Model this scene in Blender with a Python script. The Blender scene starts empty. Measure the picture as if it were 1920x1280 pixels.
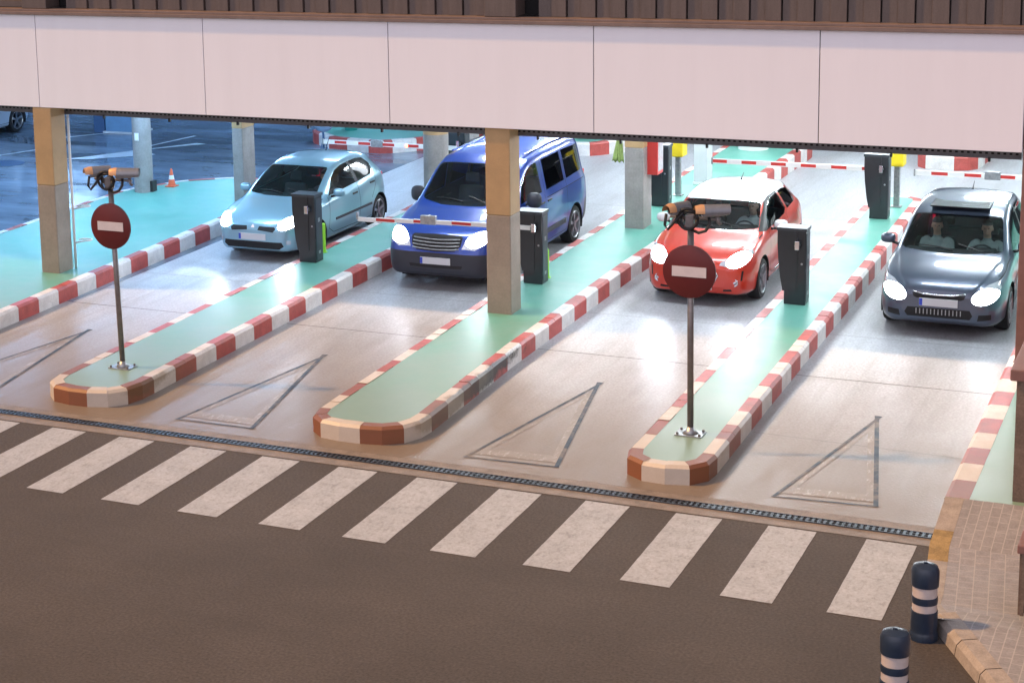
import bpy, bmesh, math, random
import numpy as np
from mathutils import Vector, Matrix
random.seed(7); rng = np.random.default_rng(7)
C = bpy.context.scene.collection
sc = bpy.context.scene
R = math.radians

# ------------------------------------------------------------------ camera, world, sun, exposure
cam_d = bpy.data.cameras.new("Camera"); cam = bpy.data.objects.new("Camera", cam_d); C.objects.link(cam)
sc.camera = cam
YAW, PITCH, ROLL = -0.4625, 0.1847, -0.0289
cam_d.sensor_width = 36.0; cam_d.sensor_fit = 'HORIZONTAL'
cam_d.lens = 3484.9 / 1920 * 36
cam_d.shift_x = (960 - 632.9) / 1920
cam_d.shift_y = -(640 - 343.5) / 1920
cam_d.clip_start = 0.5; cam_d.clip_end = 900
def _basis():
    cy, sy, cp, sp = math.cos(YAW), math.sin(YAW), math.cos(PITCH), math.sin(PITCH)
    fw = Vector((sy*cp, cy*cp, -sp)); rt = Vector((cy, -sy, 0)); up = rt.cross(fw)
    cr, sr = math.cos(ROLL), math.sin(ROLL)
    return rt*cr + up*sr, up*cr - rt*sr, fw
_r, _u, _f = _basis()
cam.matrix_world = Matrix(((_r.x, _u.x, -_f.x, 13.263), (_r.y, _u.y, -_f.y, -16.447), (_r.z, _u.z, -_f.z, 7.195), (0, 0, 0, 1)))

w = bpy.data.worlds.new("World"); sc.world = w; w.use_nodes = True
bg = w.node_tree.nodes["Background"]
# night-glow sky: dim mauve overhead, with a brighter lobe added on the street side (-Y) to light the fascia
_n, _l = w.node_tree.nodes, w.node_tree.links
_tc = _n.new("ShaderNodeTexCoord"); _sx = _n.new("ShaderNodeSeparateXYZ"); _l.new(_tc.outputs["Generated"], _sx.inputs[0])
_mr = _n.new("ShaderNodeMapRange"); _mr.inputs[1].default_value = 0.0; _mr.inputs[2].default_value = -1.0; _l.new(_sx.outputs["Y"], _mr.inputs[0])
_pw = _n.new("ShaderNodeMath"); _pw.operation = 'POWER'; _pw.inputs[1].default_value = 2.0; _l.new(_mr.outputs[0], _pw.inputs[0])
_st = _n.new("ShaderNodeMath"); _st.operation = 'MULTIPLY_ADD'; _st.inputs[1].default_value = 1.45; _st.inputs[2].default_value = 0.52; _l.new(_pw.outputs[0], _st.inputs[0])
bg.inputs[0].default_value = (0.84, 0.775, 0.89, 1); _l.new(_st.outputs[0], bg.inputs[1])

sun_d = bpy.data.lights.new("Sun", 'SUN'); sun = bpy.data.objects.new("Sun", sun_d); C.objects.link(sun)
sun_d.energy = 3.7; sun_d.angle = R(2.5); sun_d.color = (1.0, 0.55, 0.20)     # sodium street lighting from the left
sun.rotation_euler = Vector((0.62, 0.19, -0.76)).to_track_quat('-Z', 'Y').to_euler()

sc.view_settings.view_transform = 'Standard'; sc.view_settings.look = 'None'
sc.view_settings.exposure = 0.0; sc.view_settings.gamma = 1.0
sc.render.engine = 'CYCLES'
sc.cycles.use_denoising = True
sc.cycles.max_bounces = 8; sc.cycles.transparent_max_bounces = 12
sc.cycles.caustics_reflective = False; sc.cycles.caustics_refractive = False
sc.cycles.sample_clamp_indirect = 6

# ------------------------------------------------------------------ materials
def mat(name, col, rough=0.5, metal=0.0, var=0.0, vscale=3.0, stretch=(1,1,1), bump=0.0, bscale=40.0,
        coat=0.0, spec=0.5, emit=None, estr=0.0, col2=None, lo=0.35, hi=0.65, rvar=0.0, fine=0.0, fscale=60.0):
    m = bpy.data.materials.new(name); m.use_nodes = True
    nt = m.node_tree; N = nt.nodes; L = nt.links
    b = N["Principled BSDF"]
    b.inputs["Base Color"].default_value = (*col, 1); b.inputs["Roughness"].default_value = rough
    b.inputs["Metallic"].default_value = metal; b.inputs["Coat Weight"].default_value = coat
    b.inputs["Coat Roughness"].default_value = 0.06
    b.inputs["Specular IOR Level"].default_value = spec
    if emit: b.inputs["Emission Color"].default_value = (*emit, 1); b.inputs["Emission Strength"].default_value = estr
    if var or col2 or bump or rvar or fine:
        g = N.new("ShaderNodeNewGeometry"); mp = N.new("ShaderNodeMapping"); mp.inputs["Scale"].default_value = stretch
        L.new(g.outputs["Position"], mp.inputs[0])
    cur = None
    if var or col2:
        n = N.new("ShaderNodeTexNoise"); n.inputs["Scale"].default_value = vscale; n.inputs["Detail"].default_value = 8; n.inputs["Roughness"].default_value = 0.65
        L.new(mp.outputs[0], n.inputs["Vector"])
        r = N.new("ShaderNodeMapRange"); r.inputs[1].default_value = lo; r.inputs[2].default_value = hi; L.new(n.outputs[0], r.inputs[0])
        mx = N.new("ShaderNodeMix"); mx.data_type = 'RGBA'; L.new(r.outputs[0], mx.inputs[0])
        mx.inputs[6].default_value = (*[c*(1-var) for c in col], 1)
        mx.inputs[7].default_value = (*(col2 or [min(1, c*(1+var)) for c in col]), 1)
        L.new(mx.outputs[2], b.inputs["Base Color"]); cur = mx.outputs[2]
        if rvar:
            rr = N.new("ShaderNodeMapRange"); rr.inputs[3].default_value = rough - rvar; rr.inputs[4].default_value = rough + rvar
            L.new(n.outputs[0], rr.inputs[0]); rr.inputs[1].default_value = lo; rr.inputs[2].default_value = hi
            L.new(rr.outputs[0], b.inputs["Roughness"])
    if fine:
        n2 = N.new("ShaderNodeTexNoise"); n2.inputs["Scale"].default_value = fscale; n2.inputs["Detail"].default_value = 3
        L.new(g.outputs["Position"], n2.inputs["Vector"])
        r2 = N.new("ShaderNodeMapRange"); r2.inputs[1].default_value = 0.3; r2.inputs[2].default_value = 0.7
        r2.inputs[3].default_value = 1 - fine; r2.inputs[4].default_value = 1 + fine; L.new(n2.outputs[0], r2.inputs[0])
        mm = N.new("ShaderNodeMix"); mm.data_type = 'RGBA'; mm.blend_type = 'MULTIPLY'; mm.inputs[0].default_value = 1
        if cur: L.new(cur, mm.inputs[6])
        else: mm.inputs[6].default_value = (*col, 1)
        L.new(r2.outputs[0], mm.inputs[7]); L.new(mm.outputs[2], b.inputs["Base Color"]); cur = mm.outputs[2]
    if bump:
        nb = N.new("ShaderNodeTexNoise"); nb.inputs["Scale"].default_value = bscale; nb.inputs["Detail"].default_value = 4
        L.new(g.outputs["Position"], nb.inputs["Vector"])
        bp = N.new("ShaderNodeBump"); bp.inputs["Strength"].default_value = bump; bp.inputs["Distance"].default_value = 0.01
        L.new(nb.outputs[0], bp.inputs["Height"]); L.new(bp.outputs[0], b.inputs["Normal"])
    m["cur"] = 0
    return m
def add_mask_layer(m, col, attr=None, nscale=6.0, lo=0.45, hi=0.6, stretch=(1,1,1), amt=1.0, ramp=None):
    """mix another paint / dirt colour over the material, through noise and (optionally) a mesh attribute"""
    nt = m.node_tree; N = nt.nodes; L = nt.links; b = N["Principled BSDF"]
    inp = b.inputs["Base Color"]
    mx = N.new("ShaderNodeMix"); mx.data_type = 'RGBA'
    if inp.is_linked: L.new(inp.links[0].from_socket, mx.inputs[6])
    else: mx.inputs[6].default_value = inp.default_value
    mx.inputs[7].default_value = (*col, 1)
    g = N.new("ShaderNodeNewGeometry"); mp = N.new("ShaderNodeMapping"); mp.inputs["Scale"].default_value = stretch
    L.new(g.outputs["Position"], mp.inputs[0])
    n = N.new("ShaderNodeTexNoise"); n.inputs["Scale"].default_value = nscale; n.inputs["Detail"].default_value = 9; n.inputs["Roughness"].default_value = 0.7
    L.new(mp.outputs[0], n.inputs["Vector"])
    src = n.outputs[0]
    if attr:
        a = N.new("ShaderNodeAttribute"); a.attribute_name = attr
        ad = N.new("ShaderNodeMath"); ad.operation = 'ADD'; L.new(a.outputs["Fac"], ad.inputs[0]); L.new(src, ad.inputs[1]); src = ad.outputs[0]
    r = N.new("ShaderNodeMapRange"); r.inputs[1].default_value = lo; r.inputs[2].default_value = hi; r.inputs[4].default_value = amt
    L.new(src, r.inputs[0]); L.new(r.outputs[0], mx.inputs[0]); L.new(mx.outputs[2], inp)
    return m
def add_dirt_and_lamp_tint(m, col, y0, y1, amt, nscale=3.0, nz=.35):
    """street dirt, and on kerbs painted lamp light, towards the open front of the car park (full at y0, gone at y1)"""
    nt = m.node_tree; N = nt.nodes; L = nt.links; b = N["Principled BSDF"]; inp = b.inputs["Base Color"]
    mx = N.new("ShaderNodeMix"); mx.data_type = 'RGBA'; L.new(inp.links[0].from_socket, mx.inputs[6]); mx.inputs[7].default_value = (*col, 1)
    g = N.new("ShaderNodeNewGeometry"); sp = N.new("ShaderNodeSeparateXYZ"); L.new(g.outputs["Position"], sp.inputs[0])
    n = N.new("ShaderNodeTexNoise"); n.inputs["Scale"].default_value = nscale; n.inputs["Detail"].default_value = 6; L.new(g.outputs["Position"], n.inputs["Vector"])
    a = N.new("ShaderNodeMath"); a.operation = 'MULTIPLY_ADD'; a.inputs[1].default_value = nz*(y1-y0)*2; L.new(n.outputs[0], a.inputs[0]); L.new(sp.outputs["Y"], a.inputs[2])
    r = N.new("ShaderNodeMapRange"); r.interpolation_type = 'SMOOTHSTEP'; o = nz*(y1-y0)
    r.inputs[1].default_value = y0+o; r.inputs[2].default_value = y1+o; r.inputs[3].default_value = amt; r.inputs[4].default_value = 0; L.new(a.outputs[0], r.inputs[0])
    L.new(r.outputs[0], mx.inputs[0]); L.new(mx.outputs[2], inp); return m
def glass_mat(name, tint, refl=1.0):
    m = bpy.data.materials.new(name); m.use_nodes = True; nt = m.node_tree; N = nt.nodes; L = nt.links
    N.remove(N["Principled BSDF"]); out = N["Material Output"]
    t = N.new("ShaderNodeBsdfTransparent"); t.inputs[0].default_value = (*tint, 1)
    gl = N.new("ShaderNodeBsdfGlossy"); gl.inputs["Roughness"].default_value = 0.03; gl.inputs[0].default_value = (refl, refl, refl, 1)
    f = N.new("ShaderNodeFresnel"); f.inputs[0].default_value = 1.5
    mx = N.new("ShaderNodeMixShader"); L.new(f.outputs[0], mx.inputs[0]); L.new(t.outputs[0], mx.inputs[1]); L.new(gl.outputs[0], mx.inputs[2])
    L.new(mx.outputs[0], out.inputs[0]); return m

M = {}
M['asphalt'] = mat('asphalt', (.066,.056,.050), .80, var=.14, vscale=.45, bump=.6, bscale=60, fine=.34, fscale=34)
add_mask_layer(M['asphalt'], (.045,.039,.036), nscale=.35, lo=.45, hi=.75, stretch=(.3,1.6,1), amt=.55)
M['apron'] = mat('apron_concrete', (.41,.42,.445), .40, spec=.35, var=.14, vscale=.8, stretch=(2.0,.4,1), bump=.25, bscale=35, rvar=.12, fine=.22, fscale=32, lo=.2, hi=.8)
add_mask_layer(M['apron'], (.22,.21,.205), nscale=.7, lo=.42, hi=.85, stretch=(2.4,.15,1), amt=.65)
M['concrete'] = mat('lane_concrete', (.41,.42,.44), .36, var=.12, vscale=.8, stretch=(2.0,.4,1), bump=.06, bscale=60, rvar=.10, fine=.07, fscale=90, lo=.2, hi=.8)
add_mask_layer(M['concrete'], (.24,.235,.235), nscale=.8, lo=.42, hi=.85, stretch=(2.4,.15,1), amt=.7)
M['floor_blue'] = mat('polished_floor', (.17,.225,.295), .17, var=.3, vscale=.7, stretch=(.5,1.6,1), rvar=.07, fine=.05)
M['band'] = mat('drain_concrete', (.215,.185,.16), .6, var=.22, vscale=5, fine=.15, fscale=70)
M['green'] = mat('green_deck_paint', (.12,.37,.295), .42, var=.10, vscale=1.2, rvar=.08, fine=.05, fscale=40, lo=.2, hi=.8)
add_mask_layer(M['green'], (.26,.43,.38), nscale=1.6, lo=.45, hi=.85, amt=.6)
add_dirt_and_lamp_tint(M['concrete'], (.19,.150,.112), 2.6, 9.6, .97, nscale=.9, nz=.16)
M['kerb_red'] = mat('kerb_red_paint', (.40,.070,.058), .5, var=.18, vscale=5, fine=.1, fscale=50)
M['kerb_white'] = mat('kerb_white_paint', (.66,.64,.62), .5, var=.12, vscale=5, fine=.08, fscale=50)
for k in ('kerb_red','kerb_white'): 
    add_mask_layer(M[k], (.14,.125,.11), nscale=14, lo=.64, hi=.74, amt=.5)
    add_mask_layer(M[k], (.016,.015,.014), attr='scuff', nscale=3.2, lo=.70, hi=.88, stretch=(1,1,1.2), amt=.97)
add_dirt_and_lamp_tint(M['apron'], (.205,.168,.134), 2.8, 8.8, .97, nscale=.9, nz=.18)
add_mask_layer(M['apron'], (.15,.125,.10), nscale=1.8, lo=.50, hi=.80, stretch=(2.2,.25,1), amt=.42)
add_mask_layer(M['apron'], (.40,.39,.40), nscale=2.6, lo=.60, hi=.80, stretch=(1.6,.8,1), amt=.35)
add_dirt_and_lamp_tint(M['kerb_red'], (.18,.08,.032), 3.2, 6.2, .85)  # brown look of red under sodium light, painted into the nose blocks
add_dirt_and_lamp_tint(M['kerb_white'], (.47,.385,.28), 3.2, 6.4, .75)  # tan of dirt and of the orange street light, painted into the white
add_dirt_and_lamp_tint(M['green'], (.215,.30,.235), 3.5, 9.0, .85, nscale=1.2)
M['zebra'] = mat('worn_road_paint', (.38,.405,.44), .65, var=.10, vscale=3, fine=.14, fscale=30, bump=.3, bscale=60)
add_mask_layer(M['zebra'], (.13,.115,.105), nscale=7, lo=.50, hi=.80, stretch=(2,1,1), amt=.75)
M['col_grey'] = mat('column_grey', (.27,.255,.245), .6, var=.14, vscale=3, fine=.08, fscale=30, bump=.1)
add_mask_layer(M['col_grey'], (.17,.155,.14), nscale=3.0, lo=.55, hi=.8, stretch=(3,3,.5), amt=.5)
M['col_beige'] = mat('column_beige', (.27,.225,.18), .6, var=.10, vscale=3, fine=.06, fscale=30, bump=.08)
add_mask_layer(M['col_beige'], (.17,.14,.115), nscale=3.0, lo=.58, hi=.85, stretch=(3,3,.5), amt=.5)
M['col_ochre'] = mat('column_ochre', (.42,.275,.135), .55, var=.08, vscale=3, fine=.04)
M['fascia'] = mat('fascia_panel', (.81,.81,.86), .42, var=.03, vscale=1.2, stretch=(2.5,1,.25), lo=.2, hi=.8)
M['ledge'] = mat('ledge_brown', (.19,.135,.115), .45, var=.12, vscale=4, fine=.06)
M['clad'] = mat('cladding_brown', (.115,.090,.080), .55, var=.12, vscale=3, stretch=(4,4,.5), fine=.08)
M['dark'] = mat('dark_void', (.006,.006,.007), .8)
M['grate'] = mat('grating_steel', (.035,.045,.062), .4, metal=.5, var=.2, vscale=20)
M['steel'] = mat('galvanised', (.36,.37,.38), .38, metal=.8, var=.2, vscale=20)
M['strip'] = mat('perforated_strip', (.15,.15,.16), .5, metal=.5, var=.1, vscale=20)
M['ceiling'] = mat('ceiling_concrete', (.62,.63,.64), .8, var=.08, vscale=1)
M['wall'] = mat('garage_wall', (.55,.58,.60), .7, var=.08, vscale=1)
M['brownwall'] = mat('brown_render', (.15,.105,.078), .85, var=.22, vscale=5, bump=.5, bscale=60, fine=.2, fscale=45)
M['browncap'] = mat('brown_cap', (.20,.10,.085), .5, var=.1, vscale=6)
M['black_cab'] = mat('cabinet_black', (.012,.017,.022), .36, var=.2, vscale=3, coat=.25)
M['black_side'] = mat('cabinet_side', (.035,.045,.055), .4, var=.15, vscale=3)
M['chrome'] = mat('chrome', (.75,.77,.8), .12, metal=1)
M['sign_red'] = mat('sign_red', (.105,.010,.010), .42, var=.08, vscale=5)
M['sign_bar'] = mat('sign_bar', (.62,.56,.55), .45, var=.06, vscale=8)
M['pole'] = mat('pole_steel', (.22,.205,.20), .42, metal=.65, var=.15, vscale=12)
M['camcase'] = mat('camera_case', (.22,.23,.25), .3, metal=.35, var=.1, vscale=20)
M['hood'] = mat('camera_hood', (.66,.36,.17), .38, metal=.2)
M['blackp'] = mat('black_plastic', (.012,.012,.013), .45)
M['rubber'] = mat('tyre_rubber', (.013,.013,.014), .75)
M['rim'] = mat('rim_alloy', (.5,.51,.54), .28, metal=.9)
M['lens'] = mat('glass_lens', (.01,.01,.012), .06, coat=1)
M['orange'] = mat('cone_orange', (.72,.12,.045), .45, var=.06, vscale=12)
M['white'] = mat('white_plastic', (.76,.76,.75), .4, var=.03, vscale=8)
M['armred'] = mat('arm_red', (.50,.03,.025), .4, var=.08, vscale=10)
M['lime'] = mat('lime_post', (.34,.72,.05), .4, var=.05, vscale=10)
M['yellow'] = mat('yellow_box', (.78,.58,.02), .4, var=.05, vscale=10)
M['redbox'] = mat('red_cabinet', (.52,.04,.035), .4, var=.06, vscale=8)
M['paleglass'] = mat('pale_glass', (.6,.62,.65), .1, coat=1, var=.2, vscale=14)
M['bollard'] = mat('bollard_blue', (.013,.026,.052), .34, var=.12, vscale=10)
M['bollard_band'] = mat('bollard_band', (.50,.44,.42), .42, var=.08, vscale=12)
M['bluepanel'] = mat('blue_panel', (.12,.26,.42), .3, var=.1, vscale=4)
M['bluedark'] = mat('dark_blue_post', (.035,.09,.19), .35)
M['bin_green'] = mat('green_bin', (.01,.22,.19), .4, var=.06, vscale=8)
M['vest'] = mat('hi_vis_cloth', (.30,.40,.13), .8, var=.15, vscale=14)
M['mirror'] = mat('mirror_glass', (.32,.42,.52), .15, metal=.6)
M['kerbstone'] = mat('kerb_stone', (.31,.27,.235), .7, var=.18, vscale=6, fine=.12, fscale=60)
M['seat'] = mat('seat_fabric', (.035,.036,.04), .9)
M['lining'] = mat('cabin_lining', (.03,.032,.036), .85)
M['plate'] = mat('number_plate', (.62,.64,.66), .4)
M['plateblue'] = mat('plate_blue', (.03,.07,.5), .4)
M['tail'] = mat('tail_lamp', (.45,.015,.03), .15, coat=1, emit=(1,.05,.12), estr=.5)
M['gap'] = mat('door_gap', (.008,.008,.009), .7)
M['glass'] = glass_mat('window_glass', (.62,.68,.68))
M['glass_dark'] = glass_mat('tinted_glass', (.17,.20,.21), 1.0)
M['lamp_on'] = mat('headlight_on', (.9,.92,.95), .1, coat=1, emit=(.82,.90,1.0), estr=30)
M['lamp_clear'] = mat('headlight_shell', (.62,.66,.72), .10, metal=.4, coat=1)
M['lamp_bulb'] = mat('bulb_on', (1,1,1), .3, emit=(.88,.93,1.0), estr=40)
M['red_led'] = mat('red_led', (.9,.1,.05), .3, emit=(1,.22,.10), estr=7)
M['tube_white'] = mat('tube_white', (1,1,1), .5, emit=(.86,.94,1.0), estr=64)
M['tube_blue'] = mat('tube_blue', (1,1,1), .5, emit=(.38,.63,1.0), estr=70)
M['tube_mid'] = mat('tube_mid', (1,1,1), .5, emit=(.58,.76,1.0), estr=40)
M['shirt_white'] = mat('shirt_white', (.50,.53,.56), .85, var=.1, vscale=12)
M['shirt_dark'] = mat('shirt_dark', (.05,.055,.07), .85)
M['shirt_green'] = mat('shirt_pale_green', (.22,.27,.27), .85, var=.1, vscale=12)
M['skin'] = mat('skin', (.48,.27,.19), .55)
M['hair'] = mat('hair', (.03,.02,.015), .6)
M['eye'] = mat('eye', (.02,.015,.012), .3)
def paint(name, col, metal=.35, rough=.32):
    return mat(name, col, rough, metal=metal, coat=1.0)
M['p_clio'] = paint('paint_light_blue', (.27,.47,.58), .5)
M['p_van'] = paint('paint_blue', (.010,.052,.32), .3)
M['p_red'] = paint('paint_red', (.55,.035,.014), .1)
M['p_white'] = paint('paint_white', (.72,.74,.76), 0)
M['p_dark'] = paint('paint_dark_grey', (.075,.095,.14), .55)
M['p_pale'] = paint('paint_pale', (.55,.62,.70), .3)
M['bumper_grey'] = mat('bumper_grey', (.028,.030,.042), .5, var=.05, vscale=4)

# ------------------------------------------------------------------ mesh helpers
class MB:
    def __init__(s): s.v = []; s.f = []; s.m = []; s.mats = []; s.sm = []; s.att = {}
    def mi(s, m):
        if m not in s.mats: s.mats.append(m)
        return s.mats.index(m)
    def face(s, pts, m, smooth=False):
        i0 = len(s.v); s.v += [tuple(p) for p in pts]; s.f.append(list(range(i0, i0+len(pts)))); s.m.append(s.mi(m)); s.sm.append(smooth)
    def box(s, x0, x1, y0, y1, z0, z1, m, bev=0.0, rot=None, piv=(0,0,0)):
        if bev > 0:
            bm = bmesh.new(); bmesh.ops.create_cube(bm, size=1)
            bmesh.ops.scale(bm, vec=(x1-x0, y1-y0, z1-z0), verts=bm.verts)
            bmesh.ops.translate(bm, vec=((x0+x1)/2, (y0+y1)/2, (z0+z1)/2), verts=bm.verts)
            bmesh.ops.bevel(bm, geom=bm.edges[:], offset=bev, segments=2, affect='EDGES', profile=.5)
            s.add_bm(bm, m, rot, piv); bm.free(); return
        p = [Vector(q) for q in ((x0,y0,z0),(x1,y0,z0),(x1,y1,z0),(x0,y1,z0),(x0,y0,z1),(x1,y0,z1),(x1,y1,z1),(x0,y1,z1))]
        if rot: p = [rot @ (q - Vector(piv)) + Vector(piv) for q in p]
        i = len(s.v); s.v += [tuple(q) for q in p]
        for f in ((3,2,1,0),(4,5,6,7),(0,1,5,4),(1,2,6,5),(2,3,7,6),(3,0,4,7)):
            s.f.append([i+k for k in f]); s.m.append(s.mi(m)); s.sm.append(False)
    def add_bm(s, bm, m, rot=None, piv=(0,0,0), smooth=False):
        bm.verts.index_update(); i = len(s.v)
        for v in bm.verts:
            q = v.co.copy()
            if rot: q = rot @ (q - Vector(piv)) + Vector(piv)
            s.v.append(tuple(q))
        for f in bm.faces: s.f.append([i+v.index for v in f.verts]); s.m.append(s.mi(m)); s.sm.append(smooth)
    def prism(s, poly, z0, z1, m, top=None):
        n = len(poly); i = len(s.v)
        s.v += [(p[0], p[1], z0) for p in poly] + [(p[0], p[1], z1) for p in poly]
        for k in range(n):
            s.f.append([i+k, i+(k+1)%n, i+n+(k+1)%n, i+n+k]); s.m.append(s.mi(m)); s.sm.append(False)
        s.f.append([i+n+k for k in range(n)]); s.m.append(s.mi(top or m)); s.sm.append(False)
        s.f.append([i+k for k in reversed(range(n))]); s.m.append(s.mi(m)); s.sm.append(False)
    def tube(s, path, r, m, n=12, caps=True, closed=False):
        path = [Vector(p) for p in path]; rs = r if isinstance(r, (list, tuple)) else [r]*len(path)
        rings = []; up = None
        for k, p in enumerate(path):
            if closed: d = (path[(k+1) % len(path)] - path[k-1])
            else: d = (path[min(k+1, len(path)-1)] - path[max(k-1, 0)])
            d.normalize()
            if up is None: up = Vector((0,0,1)) if abs(d.z) < .9 else Vector((1,0,0))
            a = d.cross(up)
            if a.length < 1e-4: a = d.cross(Vector((0,1,0)))
            a.normalize(); b = a.cross(d); up = b
            rings.append([p + (a*math.cos(2*math.pi*j/n) + b*math.sin(2*math.pi*j/n))*rs[k] for j in range(n)])
        s.rings(rings, m, caps=caps and not closed, closed=closed)
    def rings(s, rings, m, caps=True, closed=False, smooth=True):
        n = len(rings[0]); i = len(s.v)
        for r_ in rings: s.v += [tuple(p) for p in r_]
        K = len(rings)
        for k in range(K if closed else K-1):
            for j in range(n):
                a, b = i+k*n+j, i+k*n+(j+1) % n; k2 = (k+1) % K
                s.f.append([a, b, i+k2*n+(j+1) % n, i+k2*n+j]); s.m.append(s.mi(m)); s.sm.append(smooth)
        if caps:
            s.f.append([i+j for j in reversed(range(n))]); s.m.append(s.mi(m)); s.sm.append(False)
            s.f.append([i+(K-1)*n+j for j in range(n)]); s.m.append(s.mi(m)); s.sm.append(False)
    def lathe(s, prof, c, m, n=28, axis='z', mats=None, caps=True):
        rings = []
        for (r_, h) in prof:
            ring = []
            for j in range(n):
                t = 2*math.pi*j/n; a, b = r_*math.cos(t), r_*math.sin(t)
                if axis == 'z': q = (c[0]+a, c[1]+b, c[2]+h)
                elif axis == 'y': q = (c[0]+a, c[1]+h, c[2]-b)
                else: q = (c[0]+h, c[1]+a, c[2]+b)
                ring.append(q)
            rings.append(ring)
        if mats is None: s.rings(rings, m, caps=caps)
        else:
            for k in range(len(rings)-1): s.rings(rings[k:k+2], mats[k], caps=False)
            s.face(list(reversed(rings[0])), mats[0]); s.face(rings[-1], mats[-1])
    def build(s, name, parent=None, auto=None, weld=False):
        me = bpy.data.meshes.new(name); me.from_pydata(s.v, [], s.f)
        for m in s.mats: me.materials.append(m)
        me.polygons.foreach_set('material_index', s.m); me.polygons.foreach_set('use_smooth', s.sm)
        for k, a in s.att.items():
            at = me.attributes.new(k, 'FLOAT', 'POINT'); at.data.foreach_set('value', a)
        o = bpy.data.objects.new(name, me); C.objects.link(o)
        if weld or True:
            bm = bmesh.new(); bm.from_mesh(me)
            if weld: bmesh.ops.remove_doubles(bm, verts=bm.verts, dist=1e-5)
            bmesh.ops.recalc_face_normals(bm, faces=bm.faces); bm.to_mesh(me); bm.free()
        if auto is not None: sharp(me, auto)
        if parent: o.parent = parent
        return o
def sharp(me, deg):
    me.set_sharp_from_angle(angle=R(deg))
def thing(name, label, cat, loc=(0,0,0), group=None):
    o = bpy.data.objects.new(name, None); C.objects.link(o); o.location = loc; o.empty_display_size = .2
    return tag(o, label, cat, group)
def tag(o, label, cat, group=None):
    o['label'] = label; o['category'] = cat
    if group: o['group'] = group
    return o
def struct(o): o['kind'] = 'structure'; return o
def dup(root, loc, label=None, group=None):
    r_ = root.copy(); C.objects.link(r_); r_.location = loc
    if label: r_['label'] = label
    if group: r_['group'] = group
    for ch in list(root.children):
        c = ch.copy(); C.objects.link(c); c.parent = r_
        for g in list(ch.children):
            d = g.copy(); C.objects.link(d); d.parent = c
    return r_
def sheet(name, poly, z, m):
    b = MB(); b.face([(p[0], p[1], z) for p in poly], m); o = b.build(name); return struct(o)
def rect(x0, x1, y0, y1): return [(x0,y0),(x1,y0),(x1,y1),(x0,y1)]
def KH(y): return .225 + .006*(y-3)

# ------------------------------------------------------------------ ground
sheet('road', rect(-250, 250, -250, 250), 0.0, M['asphalt'])
sheet('drain_kerb', rect(-60, 10.62, 1.99, 2.52), 0.004, M['band'])
sheet('apron', rect(-7.2, 10.62, 2.52, 7.45), 0.005, M['apron'])
sheet('lane_floor', rect(-3.45, 10.62, 7.46, 25.5), 0.006, M['apron'])
sheet('aisle_floor', rect(-60, -3.45, 7.46, 60), 0.005, M['floor_blue'])
sheet('rear_floor', rect(-3.45, 60, 25.5, 60), 0.005, M['concrete'])
jb = MB()
M['joint'] = mat('joint_filler', (.19,.18,.175), .7, var=.2, vscale=5)
for y in (7.449, 9.6, 13.0, 17.5): jb.face([(-3.5,y,.0085),(10.6,y,.0085),(10.6,y+.011,.0085),(-3.5,y+.011,.0085)], M['joint'])
for y in (4.9,): jb.face([(8.1,y,.0085),(10.6,y-.1,.0085),(10.6,y-.09,.0085),(8.1,y+.01,.0085)], M['joint'])
struct(jb.build('floor_joint'))
# zebra crossing
for k in range(-3, 13):
    x0 = (k-2)*1.0 + random.uniform(-.01,.01)
    b = MB()
    n = 14
    for i in range(n):
        ya, yb = 1.956*i/n, 1.956*(i+1)/n
        b.face([(x0+.0015*math.sin(i*2.1+k), ya, .004),(x0+.497+.0015*math.sin(i*1.7+k), ya, .004),(x0+.497+.0015*math.sin((i+1)*1.7+k), yb, .004),(x0+.0015*math.sin((i+1)*2.1+k), yb, .004)], M['zebra'])
    struct(b.build('zebra_stripe', weld=True))
# drain channel with grating
dr = thing('drain_channel', 'long narrow drain with dark slotted metal grating between crossing and lanes', 'drain', (0,2.2,0))
b = MB(); b.box(-14, 10.60, 0, .115, .0055, .0075, M['dark']); b.build('channel', dr)
b = MB()
for sy in (-.012, .115): b.box(-14, 10.60, sy, sy+.012, .0056, .017, M['grate'])
x = -14.0
while x < 10.58:
    b.box(x, x+.03, 0, .115, .008, .014, M['grate']); x += .062
b.box(-14, 10.6, .053, .062, .0085, .0145, M['grate'])
b.build('grating', dr)

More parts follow.
